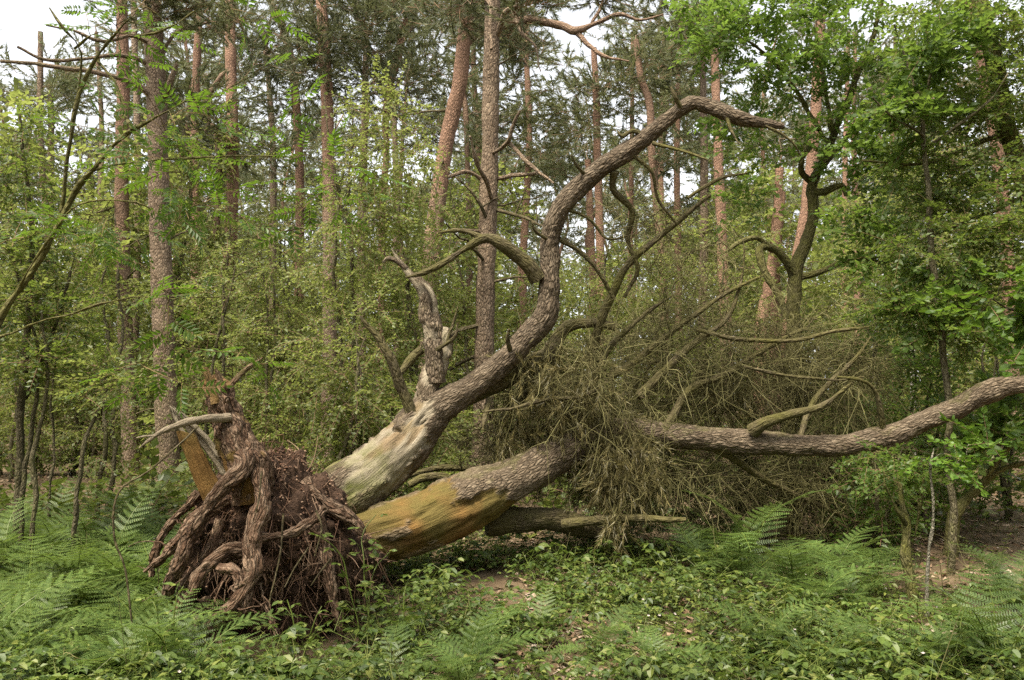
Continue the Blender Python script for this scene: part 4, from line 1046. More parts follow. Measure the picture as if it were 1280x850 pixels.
# rowan, left foreground
leafy_tree('rowan_tree', 'arching rowan sapling with bright feathery leaves at the left edge',
    [[(-60, 700, 4.8, 5.90), (-30, 520, 4.8, 5.31), (0, 405, 4.8, 4.72), (30, 355, 4.8, 4.13), (62, 295, 4.8, 3.84), (90, 240, 4.8, 3.54), (120, 212, 4.75, 2.95), (155, 175, 4.7, 2.36), (190, 152, 4.65, 1.77), (240, 125, 4.6, 1.18)],
     [(72, 275, 4.8, 2.95), (84, 200, 4.75, 2.66), (95, 140, 4.7, 2.66), (112, 95, 4.7, 2.48), (135, 55, 4.65, 2.07), (160, 25, 4.6, 1.30), (185, 5, 4.6, 0.89)],
     [(98, 125, 4.7, 1.77), (100, 70, 4.6, 1.07), (80, 40, 4.5, 0.83), (60, 10, 4.5, 0.71)], [(118, 75, 4.7, 1.53), (145, 105, 4.6, 1.42), (152, 140, 4.6, 1.30), (162, 165, 4.55, 1.18)],
     [(115, 215, 4.75, 1.77), (160, 200, 4.6, 1.18), (230, 195, 4.5, 1.07), (300, 192, 4.4, 0.89), (380, 200, 4.4, 0.71), (430, 215, 4.4, 0.48)], [(95, 60, 4.7, 1.18), (130, 40, 4.6, 1.07), (200, 40, 4.5, 0.94), (250, 0, 4.5, 0.71)],
     [(20, 370, 4.8, 2.36), (40, 330, 4.7, 1.48), (90, 260, 4.6, 1.18), (160, 250, 4.5, 0.89), (240, 290, 4.4, 0.59)], [(0, 420, 4.8, 1.77), (60, 405, 4.6, 1.42), (140, 380, 4.5, 1.07), (220, 380, 4.4, 0.83), (290, 372, 4.4, 0.59)]],
    [(145, 30, 4.6, 40, 18, 6), (180, 25, 4.5, 30, 14, 5), (285, 5, 4.5, 12, 9, 3), (205, 150, 4.5, 40, 16, 6), (190, 180, 4.5, 40, 18, 7), (225, 220, 4.4, 45, 20, 7), (320, 175, 4.4, 25, 8, 2), (415, 195, 4.4, 22, 14, 4), (420, 238, 4.4, 28, 16, 5), (130, 280, 4.5, 50, 16, 7), (230, 370, 4.4, 40, 20, 5), (40, 290, 4.7, 60, 25, 6), (160, 450, 4.3, 40, 14, 3), (300, 440, 4.3, 24, 8, 2), (240, 260, 4.4, 40, 15, 5), (315, 85, 4.6, 8, 6, 1)],
    S_ROWAN, M_LROWAN, 403, per=1, bark=M_OAK, sc=.85, side=.45, flat=.15, lo=.6, up=.05, sides=14, rk=.004, grav=.0)
# dark leafy sapling, far left
leafy_tree('beech_sapling', 'small-leaved sapling crowding the left edge', [[(20, 660, 7.6, 5), (28, 520, 7.6, 4.5), (35, 400, 7.6, 4), (40, 300, 7.6, 3), (30, 200, 7.5, 2), (20, 130, 7.5, 1.2)], [(30, 500, 7.6, 3), (60, 430, 7.5, 2.5), (85, 340, 7.4, 1.5)], [(35, 380, 7.6, 2), (10, 310, 7.4, 1.5), (-30, 250, 7.3, 1)]],
    [(20, 160, 7.5, 40, 30, 8), (25, 230, 7.5, 55, 40, 16), (60, 300, 7.4, 70, 40, 18), (20, 360, 7.4, 50, 50, 18), (90, 380, 7.3, 60, 40, 14), (50, 450, 7.3, 70, 40, 16), (120, 470, 7.3, 60, 25, 9)], S_BUSH, M_LDARK, 404, per=5, sc=.8)

# thin dark stems at the left
for k, (lab, l) in enumerate([('thin dark sapling stem, leftmost of the bare stems at the left', [(28, 648, 7.4, 3), (35, 560, 7.4, 2.8), (44, 470, 7.4, 2.4), (36, 400, 7.4, 1.6), (30, 330, 7.4, 1)]), ('second thin dark stem from the left edge, leaning right', [(38, 650, 7.2, 3.2), (48, 580, 7.2, 3), (54, 520, 7.2, 2.4), (58, 440, 7.2, 2), (50, 380, 7.2, 1.2)]), ('bowed dark stem leaning right beyond the left fern bank', [(92, 640, 7.0, 3), (102, 590, 7.0, 2.8), (112, 530, 7.0, 2.4), (130, 485, 7.0, 1.8), (137, 470, 7.0, 1)]), ('fine upright twig stem between the dark stems at the left', [(62, 640, 8.2, 1.8), (66, 560, 8.2, 1.6), (70, 470, 8.2, 1.2), (75, 400, 8.2, .8)])]):
    leafy_tree('sapling', lab, [l], [(l[-1][0], l[-1][1], l[-1][2], 35, 30, 8), (l[-2][0], l[-2][1], l[-2][2], 35, 30, 6)], S_BUSH, M_LBIRCH, 410 + k, per=4, sc=.8, cat='sapling', wob=.05)

# understorey birches and bushes: (label, px of the foot, d, top py, half width, n, species)
US = [
    ('sparse birch sapling veiling the slim pine at the left', 130, 10.5, 270, 60, 36, 0), ('low bush beyond the fern bank, left of the thick grey trunk', 95, 15.5, 455, 100, 66, 0), ('low bush beyond the stump, right of the thick grey trunk', 270, 15, 450, 90, 60, 0), ('low bush far back at the left edge', 0, 15, 440, 80, 50, 0),
    ('pale green birch sapling filling the gap between the left pines', 105, 15, 250, 75, 90, 0), ('sparse birch sapling right of the thick grey pine trunk', 265, 9.5, 330, 50, 30, 0), ('bushy birch right of the upturned stump', 340, 13.5, 300, 75, 100, 0),
    ('tall leafy birch in the thicket left of the broken stem', 455, 9.5, 120, 75, 150, 0), ('leafy birch whose crown hangs behind the broken stem', 520, 10.5, 200, 60, 85, 0), ('low birch bush at the foot of the thicket', 420, 8.6, 420, 70, 70, 0), ('dense bush behind the foot of the upright stem', 520, 9.0, 470, 60, 48, 1),
    ('airy birch behind the slim left-hand pine', 50, 15.5, 260, 85, 80, 0), ('pale birch crown between the thick and slim pines', 250, 15.5, 220, 80, 100, 0), ('birch beyond the straight brown pine', 375, 17, 240, 70, 80, 0),
    ('bush glimpsed between the central pine and the fallen stem', 650, 13, 330, 60, 50, 0), ('birch behind the tangle of dead branches', 790, 13, 270, 80, 70, 0), ('green bush behind the right of the tangle', 1080, 10.5, 380, 60, 75, 1), ('leafy hazel bush above the lying stem at the right', 1150, 9.2, 400, 65, 60, 1),
    ('hazel bush under the right end of the lying stem', 1105, 7.9, 555, 45, 34, 1), ('bush at the right edge beyond the lying stem', 1260, 9.8, 390, 60, 46, 1), ('pale young tree behind the oak crown', 1140, 13, 180, 80, 90, 0), ('pale birch far behind the tangle, left of the oak', 920, 14, 260, 70, 60, 0),
    ('young birch filling the gap left of the central pine', 565, 12.5, 250, 55, 70, 0), ('pale young birch under the pine tops at the left edge', 10, 14, 230, 70, 60, 0),
]
for k, (lab, px, d, top, hw, n, sp) in enumerate(US):
    r = np.random.default_rng(500 + k)
    g0 = on_ground(px, d)
    yb = CY + FPX * math.tan(math.atan2(CAMZ - g0[2], d) + PITCH)
    ks = r.integers(2, 4) if sp else r.integers(1, 3)
    stems = []
    for s_ in range(ks):
        e = px + r.uniform(-.5, .5) * hw; m = (px + e) / 2 + r.uniform(-12, 12)
        x0 = px + (r.uniform(-10, 10) if s_ else 0)
        w = (34 if sp == 0 else 26) / d
        stems.append([(x0, yb, d, w), (m, yb * .6 + top * .4, d, w * .75), (e, yb * .25 + top * .75, d, w * .5), (e + r.uniform(-15, 15), top, d, w * .2)])
    H = yb - top
    bl = [(px + r.uniform(-.5, .5) * hw, top + H * t, d + r.uniform(-.3, .3), hw * r.uniform(.5, .8), H * .16, max(3, n // 6)) for t in ((.1, .24, .38, .52, .66, .8) if not sp else (.15, .3, .45, .6, .72, .84))]
    leafy_tree('birch_tree' if sp == 0 else 'bush', lab, stems, bl, S_BIRCH if sp == 0 else S_BUSH, M_LBIRCH if sp == 0 else (M_LOAK if px > 900 else M_LBIRCH), 520 + k, per=6, sc=1.0 if d < 12 else 1.25, cat='birch' if sp == 0 else 'bush', wob=.06, grav=.25 if sp == 0 else .05, flat=.7)

pine_tree('pale round-topped pine crown against the white sky at the far left', [(62, 100, 3), (64, 160, 4), (62, 260, 5), (60, 420, 6)], 26, 230, PADS(230, 16, 15, 105, 95, 190, rx=26, ry=12, k=8, dd=.8), orange=(30, 40), pale=True)
pine_tree('pale bushy pine crown between the left edge and the slim left pine', [(112, 190, 3), (114, 240, 4), (112, 320, 5), (110, 440, 6)], 28, 231, PADS(231, 16, 60, 150, 170, 300, rx=30, ry=14, k=8, dd=.8), orange=(30, 40), pale=True)
pine_tree('pale pine crown low between the thick grey trunk and the orange pines', [(226, 130, 3), (226, 200, 4), (226, 300, 5), (226, 440, 6)], 27, 232, PADS(232, 16, 190, 300, 130, 300, rx=30, ry=14, k=8, dd=.8), orange=(30, 40), pale=True)

# right-hand small trees
leafy_tree('crooked_tree', 'small dark crooked trunk leaning right over bare leaf litter', [[(1186, 680, 8.0, 9.36), (1190, 655, 8.0, 7.92), (1200, 632, 8.0, 6.84), (1218, 612, 8.0, 5.04), (1245, 590, 8.0, 3.60), (1285, 575, 8.0, 2.88), (1340, 540, 8, 2.16)], [(1215, 615, 8.0, 3.60), (1235, 595, 7.9, 2.88), (1262, 560, 7.8, 2.16), (1280, 520, 7.8, 1.44)]], [(1240, 530, 7.8, 40, 30, 14), (1290, 500, 7.8, 40, 40, 14)], S_MAPLE, M_LOAK, 431, per=4, bark=M_OAK, rr=.015)
leafy_tree('mossy_sapling', 'short mossy stem with pale suckers at the right front', [[(1141, 752, 6.3, 6.75), (1138, 720, 6.3, 6.00), (1134, 690, 6.3, 5.62), (1133, 650, 6.3, 5.25), (1128, 625, 6.3, 3.75), (1122, 595, 6.4, 2.25), (1116, 570, 6.4, 1.12)], [(1134, 660, 6.3, 1.88), (1120, 640, 6.2, 1.50), (1105, 610, 6.1, 1.12)], [(1136, 690, 6.3, 1.50), (1148, 650, 6.25, 1.35), (1155, 600, 6.2, 0.90)]], [(1118, 590, 6.4, 34, 18, 9), (1100, 575, 6.3, 26, 18, 6), (1150, 600, 6.3, 30, 20, 6)], S_BUSH, M_LOAK, 432, per=4, sc=.7, bark=M_OAK, cat='sapling', rr=.01)
leafy_tree('sapling', 'thin pale grey sapling stem standing right of the mossy stem', [[(1160, 752, 6.1, 2.4), (1164, 700, 6.1, 2.2), (1166, 640, 6.1, 2), (1163, 590, 6.1, 1.6), (1168, 560, 6.1, 1)]], [(1195, 560, 6.1, 30, 10, 4), (1210, 580, 6.0, 26, 8, 3), (1165, 575, 6.1, 14, 12, 2)], S_MAPLE, M_LROWAN, 433, per=2, sc=.7, bark=M_THIN, cat='sapling')
leafy_tree('sapling', 'slim upright sapling with a long pale stem before the dark crown', [[(1190, 700, 7.4, 4.5), (1185, 560, 7.4, 4.2), (1178, 420, 7.4, 4), (1165, 300, 7.4, 3.6), (1156, 180, 7.4, 3), (1150, 130, 7.4, 2.4), (1136, 80, 7.4, 1.6), (1120, 30, 7.3, 1)], [(1157, 185, 7.4, 2), (1190, 165, 7.3, 1.8), (1230, 130, 7.2, 1.3), (1260, 90, 7.2, .8)], [(1154, 170, 7.4, 2), (1120, 145, 7.3, 1.6), (1090, 120, 7.2, 1)], [(1150, 130, 7.4, 2), (1165, 80, 7.3, 1.5), (1170, 20, 7.3, 1)]], [(1140, 150, 7.3, 60, 30, 14), (1170, 60, 7.2, 60, 40, 18), (1180, 360, 7.3, 50, 60, 18)], S_MAPLE, M_LOAK, 434, per=4, sc=.85, cat='sapling')
leafy_tree('maple_branch', 'bright green leafy twig reaching in at the right edge', [[(1400, 760, 4.6, 4), (1380, 560, 4.6, 3), (1340, 440, 4.6, 2.5), (1290, 395, 4.6, 2), (1255, 385, 4.55, 1.6), (1230, 365, 4.5, 1)]], [(1255, 390, 4.5, 30, 20, 7), (1270, 425, 4.5, 20, 10, 3), (1225, 550, 4.9, 26, 10, 2), (1275, 350, 4.5, 20, 20, 3)], S_MAPLE, M_LROWAN, 435, per=3, sc=.7, cat='sapling', rk=.003)
leafy_tree('birch_tree', 'white-barked birch far behind the oak at the right', [[(1140, 540, 18, 4), (1142, 440, 18, 4), (1146, 390, 18, 3.5), (1152, 330, 18, 3), (1158, 200, 18, 2)]], [(1150, 260, 18, 60, 50, 40)], S_FAR, M_LBIRCH, 436, per=5, sc=.7, bark=M_BIRCH, cat='birch')

# ---------------------------------------------------------------- far wood: individual pines and bushes, copies of a few models
def model_tree(kind, seed):
    rng = np.random.default_rng(seed)
    H = 13.0 if kind == 'pine' else 6.5
    T = thing('pine_tree' if kind == 'pine' else 'young_tree', (0, 0, 0), 'x', 'tree')
    q = np.array([[rng.normal(0, .06) * z, rng.normal(0, .06) * z, z] for z in np.linspace(-.1, H, 8)]) * np.array([.35, .35, 1])
    g = Geo()
    r = np.linspace(.15 if kind == 'pine' else .06, .03, 8)
    tube(g, q, r, 10, .3, None, lambda s, th, a, bk: np.stack([0 * s, 0 * s, 0 * s, np.clip((a - 2) / 3, 0, 1) * (.9 if kind == 'pine' else 0)], -1), seed=seed)
    g.build('trunk', M_PINE if kind == 'pine' else M_STEM, T)
    if kind == 'pine':
        tg = np.concatenate([blob(rng, (rng.uniform(-1.4, 1.4), rng.uniform(-1.4, 1.4), rng.uniform(4.0, 13)), (1.1, 1.1, .45), 10) for _ in range(20)])
    else:
        tg = np.concatenate([blob(rng, (rng.uniform(-.9, .9), rng.uniform(-.9, .9), z), (1.2, 1.2, .8), 22) for z in np.linspace(1.0, 6.4, 7)])
    B, R = grow([(q, r)], tg, rng, r0=.006, rk=.012, wig=.12)
    g = Geo(); tubes(g, B, R, 3); g.build('branches', M_PINE if kind == 'pine' else M_STEM, T, kind='stuff')
    g = Geo(); sprays_on(g, B, S_NEEDLE_FAR if kind == 'pine' else S_FAR, 4, 1.2 if kind == 'pine' else 1.0, rng, lo=.25, flat=.6)
    g.build('crown', [M_NEEDLE_L, M_PINE] if kind == 'pine' else [M_LBIRCH, M_STEM], T, smooth=False)
    return T

RF = np.random.default_rng(77)
PM = [model_tree('pine', 601 + k) for k in range(4)]
BM = [model_tree('bush', 611 + k) for k in range(4)]
used = set()
FAR_LOG = []
SKIP = {'pine': set([13, 21, 29, 34, 42, 47, 50, 55, 57, 58, 59, 60]), 'bush': set([0, 13, 21, 34, 42, 47, 55, 58, 60, 63, 65, 68, 73, 76, 79, 80, 81, 82, 84, 86, 89, 91, 92, 95, 97, 99])}                   # copies that nothing in the picture shows
def place(models, x, y, sc, label, group, kind, idx):
    k = int(RF.integers(0, len(models))); m = models[k]; rz = RF.uniform(0, 6.28)
    if idx in SKIP[kind]: return
    loc = (x, y, float(gz(x, y)) - .02)
    if m.name in used:
        o = clone(m, loc, rz, sc, label)
    else:
        used.add(m.name); o = m; o.location = loc; o.scale = (sc,) * 3; o['label'] = label
    o['group'] = group
    FAR_LOG.append((kind, idx, o.name))
    return o
def sector(px):
    for lim, txt in ((190, 'at the left of the thick grey trunk'), (410, 'between the thick grey trunk and the straight brown pine'), (610, 'behind the birch thicket left of the central trunk'), (870, 'seen through the arch of the fallen stem'), (1060, 'behind the mossy oak'), (9999, 'behind the dark crown at the right')):
        if px < lim: return txt
for k in range(62):
    d = 24 + 38 * (k / 62) ** .9 + RF.uniform(-1.5, 1.5)
    px = -160 + (k * 0.6180339 % 1) * 1600
    if 20 < px < 130: continue
    place(PM, P(px, 500, d)[0], d, RF.uniform(.9, 1.45), ('slender %s pine ' % ('far' if d < 43 else 'farthest, faint')) + sector(px), 'far pines', 'pine', k)
for k in range(100):
    d = 16 + 30 * (k / 100) + RF.uniform(-1, 1)
    px = -150 + (k * 0.6180339 % 1) * 1580
    place(BM, P(px, 500, d)[0], d, RF.uniform(.6, 1.1) * (1 if px > 300 else 1.1), ('pale %s young tree ' % ('green' if d < 30 else 'distant')) + sector(px), 'far understorey trees', 'bush', k)

# ---------------------------------------------------------------- ferns
def frond_mesh(seed, n=17, L=.8, wmax=.17, rise=.85, lm=None):
    lm = lm or M_FERN
    """one arching fern frond growing from the origin along +X"""
    rng = np.random.default_rng(seed)
    g = Geo(); u = np.linspace(0, 1, 12)
    sag = rng.uniform(.55, .85); tw = rng.uniform(-.12, .12)
    def at(t):
        t = np.asarray(t, float)
        return np.stack([L * (.25 * t + .72 * t ** 1.6), L * tw * t * t, L * (rise * t - sag * t ** 2.3)], -1)
    def leafset(p, D, N, k):
        """a pinna: midrib along D in plane with normal N, cut into pinnules"""
        m = max(4, int(k / .013)); s = np.cross(N, D)
        V, F = [], []
        for i in range(m):
            t = (i + .5) / m; w = .115 * k * (1 - t) ** .6 + .003; b = p + D * k * t - N * .06 * k * t * t
            for sg in (1, -1):
                e = b + s * sg * w + D * w * .45
                h = k / m * .36
                j = len(V)
                V += [b - D * h, e - D * h * .5, e + D * h * .7, b + D * h]
                F.append([j, j + 1, j + 2, j + 3] if sg < 0 else [j + 3, j + 2, j + 1, j])
        g.add(np.array(V), np.array(F), 0)
    pts = at(u)
    tubes(g, pts[None], np.linspace(.0045, .0015, 12)[None], 4, mi=1)
    for i in range(n):
        t = .16 + .84 * (i / (n - 1)) ** .92
        p = at(t); T = nrm(at(min(t + .02, 1.02)) - at(t - .02)); side = nrm(np.cross(T, np.array([0, 0, 1.0]))); N = np.cross(side, T)
        k = wmax * (math.sin(math.pi * min(1, .22 + .78 * t) ** 1.15) ** .8 + .03) * rng.uniform(.9, 1.08)
        for sg in (1, -1):
            D = nrm(side * sg + T * (.35 + .3 * t) + N * rng.uniform(-.12, .16))
            leafset(p, D, nrm(N + rng.normal(0, .12, 3)), k)
    return g.mesh('frond', [lm, M_HERB], smooth=False)
FR = [frond_mesh(700 + k, 15 + k % 3, wmax=(.15, .17, .13, .16, .14)[k % 5], rise=(.8, .95, 1.1, .7, 1.0)[k % 5]) for k in range(8)]
FR2 = [frond_mesh(740 + k, 15 + k % 3, wmax=(.17, .19, .15, .18, .16)[k % 5], rise=(.8, 1.05, 1.25, .7, 1.0)[k % 5], lm=M_FERN2) for k in range(6)]

def fern(x, y, size, label, seed, n=None, group=None, spread=1.0):
    r = np.random.default_rng(seed)
    T = thing('fern', (x, y, float(gz(x, y)) - .01), label, 'fern', group)
    n = (n + 2) if n else int(r.integers(7, 11)); a0 = r.uniform(0, 6.28)
    for k in range(n):
        fr = FR2 if group is None and (x > .5 or y < 5.3) else FR
        o = bpy.data.objects.new('frond', fr[int(r.integers(0, len(fr)))]); COL.objects.link(o); o.parent = T
        o.rotation_euler = (r.normal(0, .12), r.normal(0, .22) - (.2 if r.random() < .25 else 0), a0 + k * 2 * math.pi / n + r.normal(0, .25))
        s = size * 1.3 * r.uniform(.75, 1.15); o.scale = (s * spread, s, s)
        o.location = (r.normal(0, .02), r.normal(0, .02), 0)
    return T

FERNS = [  # px of the foot, d, size, label
    (930, 7.0, 1.05, 'largest fern clump under the lying stem, fronds spreading wide', 9), (870, 7.3, .8, 'fern with upright fronds left of the largest clump', 6), (990, 6.7, .8, 'fern touching the right side of the largest clump', 8), (1040, 7.2, .7, 'fern in the shade under the tangle, right of the large clump', 7), (1085, 7.0, .65, 'fern left of the short mossy stem', 7), (1000, 6.2, .7, 'low fern in front of the largest clump', 7),
    (1060, 6.3, .6, 'fern on the litter before the mossy stem', 6), (1130, 5.0, .8, 'fern near the bottom edge below the mossy stem', 7), (1235, 4.9, .9, 'big fern in the bottom right corner', 7), (1240, 6.6, .6, 'small fern on bare litter at the right edge', 6), (900, 7.8, .75, 'fern sheltered behind the large clump', 6), (1180, 5.9, .45, 'small fern just right of the pale thin stem', 5),
    (205, 5.0, .8, 'fern with dark fronds reaching towards the roots', 7), (230, 4.75, .9, 'fern at the bottom edge left of the root tips', 7), (190, 5.1, .8, 'dark green fern left of the hooked root', 7), (585, 4.6, .6, 'feathery dark green fern at the bottom centre', 8), (500, 4.65, .5, 'small feathery fern beside the bottom centre one', 7), (820, 4.8, .5, 'small fern at the bottom edge right of centre', 6),
    (170, 8.2, .95, 'bright fern with an upright frond in front of the thick grey pine', 7), (120, 7.8, .9, 'bright fern beside the bowed dark stem', 7), (215, 7.6, .85, 'bright fern just left of the root plate', 7), (60, 7.4, .8, 'fern at the foot of the dark stems', 7), (680, 5.3, .4, 'little fern among brambles below the ochre butt', 5), (745, 5.0, .4, 'little fern among brambles, right of the butt', 5), (1270, 6.0, .55, 'fern half cut off by the right edge', 6), (950, 5.2, .5, 'fern among brambles below the large clump', 6), (1010, 4.75, .55, 'fern at the bottom edge under the large clump', 6)]
for k, (px, d, s, lab, n) in enumerate(FERNS):
    fern(P(px, 500, d)[0], d, s, lab, 800 + k, n)
rf = np.random.default_rng(55)
m = 0
while m < 70:
    d = rf.uniform(4.6, 8.2); px = rf.uniform(-40, 330)
    if px > 190 + (d - 4.6) * 22: continue
    fern(P(px, 500, d)[0], d, rf.uniform(.5, .85), 'bright fern %s of the fern bank, %s' % ('in the front rows' if d < 5.6 else 'in the middle' if d < 6.8 else 'at the back', 'by the left edge' if px < 90 else 'towards the root plate'), 900 + m, group='ferns in the left bank')
    m += 1

# ---------------------------------------------------------------- ground cover
def bramble(rng, n=9, H=.32, leaf=.062):
    t = Tpl()
    c = rng.normal(0, 1, 2); c = c / np.linalg.norm(c)
    pts = [np.array([c[0] * u * .3, c[1] * u * .3, H * (1.35 * u - .5 * u * u)]) for u in np.linspace(0, 1, 6)]
    twig_into(t, pts[::5] if H < .12 else [pts[0], pts[2], pts[5]], .003, .0016)
    for i in range(n):
        u = rng.uniform(.15, 1) * 5; j = min(int(u), 4); p = pts[j] * (1 - u + j) + pts[j + 1] * (u - j)
        az = rng.uniform(0, 6.28); st = rng.uniform(.05, .14)
        e = p + np.array([math.cos(az), math.sin(az), rng.uniform(.1, .6)]) * st
        twig_into(t, [p, e], .0014, .001)
        k = leaf * rng.uniform(.7, 1.2)
        tilt = rng.normal(-.15, .25)
        for a in (0, 1.15, -1.15):
            V, F = leaf_md(k * (1.1 if a == 0 else .9), k * .7, .25, .2)
            t.add(V, F, rotm(az - math.pi / 2 + a, tilt + rng.normal(0, .12), rng.normal(0, .2)), e)
    return t.done()

def herb(rng, n=6, H=.28, leaf=.075, w=.36):
    """upright stem with opposite leaf pairs"""
    t = Tpl()
    b = rng.normal(0, .06, 2)
    pts = [np.array([b[0] * u * u, b[1] * u * u, H * u]) for u in np.linspace(0, 1, 4)]
    twig_into(t, pts, .0028, .0014)
    a0 = rng.uniform(0, 6.28)
    for i in range(n):
        u = .25 + .75 * i / (n - 1); p = np.array([b[0] * u * u, b[1] * u * u, H * u]); k = leaf * (1.15 - .55 * u) * rng.uniform(.85, 1.15)
        for s in (0, math.pi):
            V, F = leaf_lo(k, k * w, .12, .25)
            t.add(V, F, rotm(a0 + i * 1.57 + s, rng.normal(.25, .2), rng.normal(0, .15)), p)
    return t.done()
RG = np.random.default_rng(31)
S_BRAM = [bramble(RG, int(RG.integers(7, 12)), RG.uniform(.07, .24), RG.uniform(.034, .05)) for _ in range(12)]
S_HERB = [herb(RG, int(RG.integers(4, 7)), RG.uniform(.1, .26), RG.uniform(.036, .062), RG.uniform(.3, .55)) for _ in range(10)]

def scatter(n, seed, y0=4.1, y1=13.0, dens=None):
    r = np.random.default_rng(seed)
    y = y0 + (y1 - y0) * r.random(n * 3) ** 1.35
    x = (r.random(n * 3) * 2 - 1) * (y * .70 + .6)
    px = CX + x / y * FPX
    p = dens(px, y, x) if dens else np.ones_like(x)
    # keep clear of the root plate and the stems lying on the ground
    plate = ((x + 1.75) / .95) ** 2 + ((y - 6.05) / .62) ** 2 < 1
    stem = (px > 440) & (px < 640) & (np.abs(y - (6.5 + (px - 440) * .0028)) < .26)
    q = (r.random(n * 3) < p) & ~plate & ~stem
    x, y = x[q][:n], y[q][:n]
    return x, y, gz(x, y), r
def dens_bramble(px, y, x):
    pat = fbm(np.stack([x * 1.1, y * 1.1, x * 0 + 2], -1), 3)
    d = np.clip(.5 + 2.2 * pat, .03, 1)
    d *= np.where(px > 1090, np.where(y > 5.6, .18, .55), 1.0)
    d *= np.where((px > 680) & (px < 1000) & (y < 5.8), .6, 1)
    d *= np.where((np.abs(px - 312) < 92) & (y > 4.75) & (y < 5.65), .05, 1)
    d *= np.where(y > 7.6, .35, 1)
    d *= np.where((px < 250) & (y > 4.9), .25, 1)
    d *= np.where((px > 850) & (px < 1090) & (y > 5.9), .3, 1)
    return d
x, y, z, r = scatter(3200, 21, dens=dens_bramble)
D = r.normal(0, 1, (len(x), 3)); D[:, 2] = 0
R = frames(nrm(D)); up = nrm(np.stack([r.normal(0, .12, len(x)), r.normal(0, .12, len(x)), np.ones(len(x))], -1))
g = Geo(); stamp_mix(g, S_BRAM, np.stack([x, y, z - .01], -1), frames(nrm(D), up), np.clip(np.exp(r.normal(-.05, .3, len(x))), .5, 1.4), r)
o = g.build('bramble_undergrowth', [M_BRAMBLE, M_HERB], smooth=False, kind='stuff')
tag(o, 'low green bramble carpet over the forest floor', 'undergrowth')
def dens_herb(px, y, x):
    pat = fbm(np.stack([x * .9 + 7, y * .9, x * 0 + 5], -1), 3)
    return np.clip(.5 + 1.3 * pat, .03, 1) * np.where((np.abs(px - 312) < 92) & (y > 4.75) & (y < 5.65), .05, 1) * np.where(px > 1120, .4, 1) * np.where(y > 8, .4, 1)
x, y, z, r = scatter(2400, 22, dens=dens_herb)
D = r.normal(0, 1, (len(x), 3)); D[:, 2] = 0
g = Geo(); stamp_mix(g, S_HERB, np.stack([x, y, z - .01], -1), frames(nrm(D)), np.clip(np.exp(r.normal(-.1, .38, len(x))), .4, 1.5), r)
o = g.build('herb_undergrowth', [M_HERB, M_HERB], smooth=False, kind='stuff')
tag(o, 'light green leafy herbs between the brambles', 'undergrowth')
# far ground cover
x, y, z, r = scatter(2400, 23, 8.5, 34, dens=lambda px, y, x: np.clip(.45 + fbm(np.stack([x * .4, y * .4, x * 0], -1)), .03, 1) * np.where(px > 1080, .4, 1))
D = r.normal(0, 1, (len(x), 3)); D[:, 2] = 0
g = Geo(); stamp_mix(g, S_FAR[:3], np.stack([x, y, z + r.uniform(.05, .4, len(x))], -1), frames(nrm(D + np.array([0, 0, .4]))), r.uniform(.6, 1.3, len(x)), r)
o = g.build('distant_undergrowth', [M_HERB, M_STEM], smooth=False, kind='stuff')
tag(o, 'patchy low greenery on the floor deeper in the wood', 'undergrowth')
# pale bramble blossoms
fl = Tpl()
for k in range(5):
    V, F = leaf_lo(.011, .009, .1, -.2); fl.add(V, F, rotm(k * 1.257, .25, 0))
x, y, z, r = scatter(170, 26, 4.1, 8, dens=dens_herb)
D = r.normal(0, 1, (len(x), 3)); D[:, 2] *= .3
g = Geo(); stamp(g, fl.done(), np.stack([x, y, z + r.uniform(.08, .26, len(x))], -1), frames(nrm(D), roll=r.normal(0, .4, len(x))), r.uniform(.8, 1.3, len(x)))
o = g.build('blossoms', M_PETAL, smooth=False, kind='stuff')
tag(o, 'tiny pale blossoms dotted among the brambles', 'blossoms')
# leaf litter and fallen twigs
LT = []
for k in range(5):
    t = Tpl(); V, F = leaf_oak(.075, .04) if k % 2 else leaf_lo(.06, .035, .3, .25); t.add(V - np.array([0, .03, 0]), F); LT.append(t.done())
x, y, z, r = scatter(14000, 24, 4.1, 15)
D = r.normal(0, 1, (len(x), 3)); D[:, 2] *= .22
g = Geo(); stamp_mix(g, LT, np.stack([x, y, z + r.uniform(.008, .03, len(x))], -1), frames(nrm(D), roll=r.normal(0, .35, len(x)) + math.pi * (r.random(len(x)) < .5)), r.uniform(.7, 1.4, len(x)), r)
o = g.build('leaf_litter', M_LITTER, smooth=False, kind='stuff')
tag(o, 'dry brown fallen leaves scattered over the floor', 'leaf litter')
x, y, z, r = scatter(420, 25, 4.1, 13)
D = r.normal(0, 1, (len(x), 3)); D[:, 2] *= .12
g = Geo(); stamp_mix(g, S_DEAD, np.stack([x, y, z + .03], -1), frames(nrm(D), roll=r.uniform(0, 6.28, len(x))), r.uniform(.4, .9, len(x)), r)
o = g.build('fallen_twigs', M_TWIG, smooth=False, kind='stuff')
tag(o, 'thin bare twigs lying among the leaf litter', 'twigs')

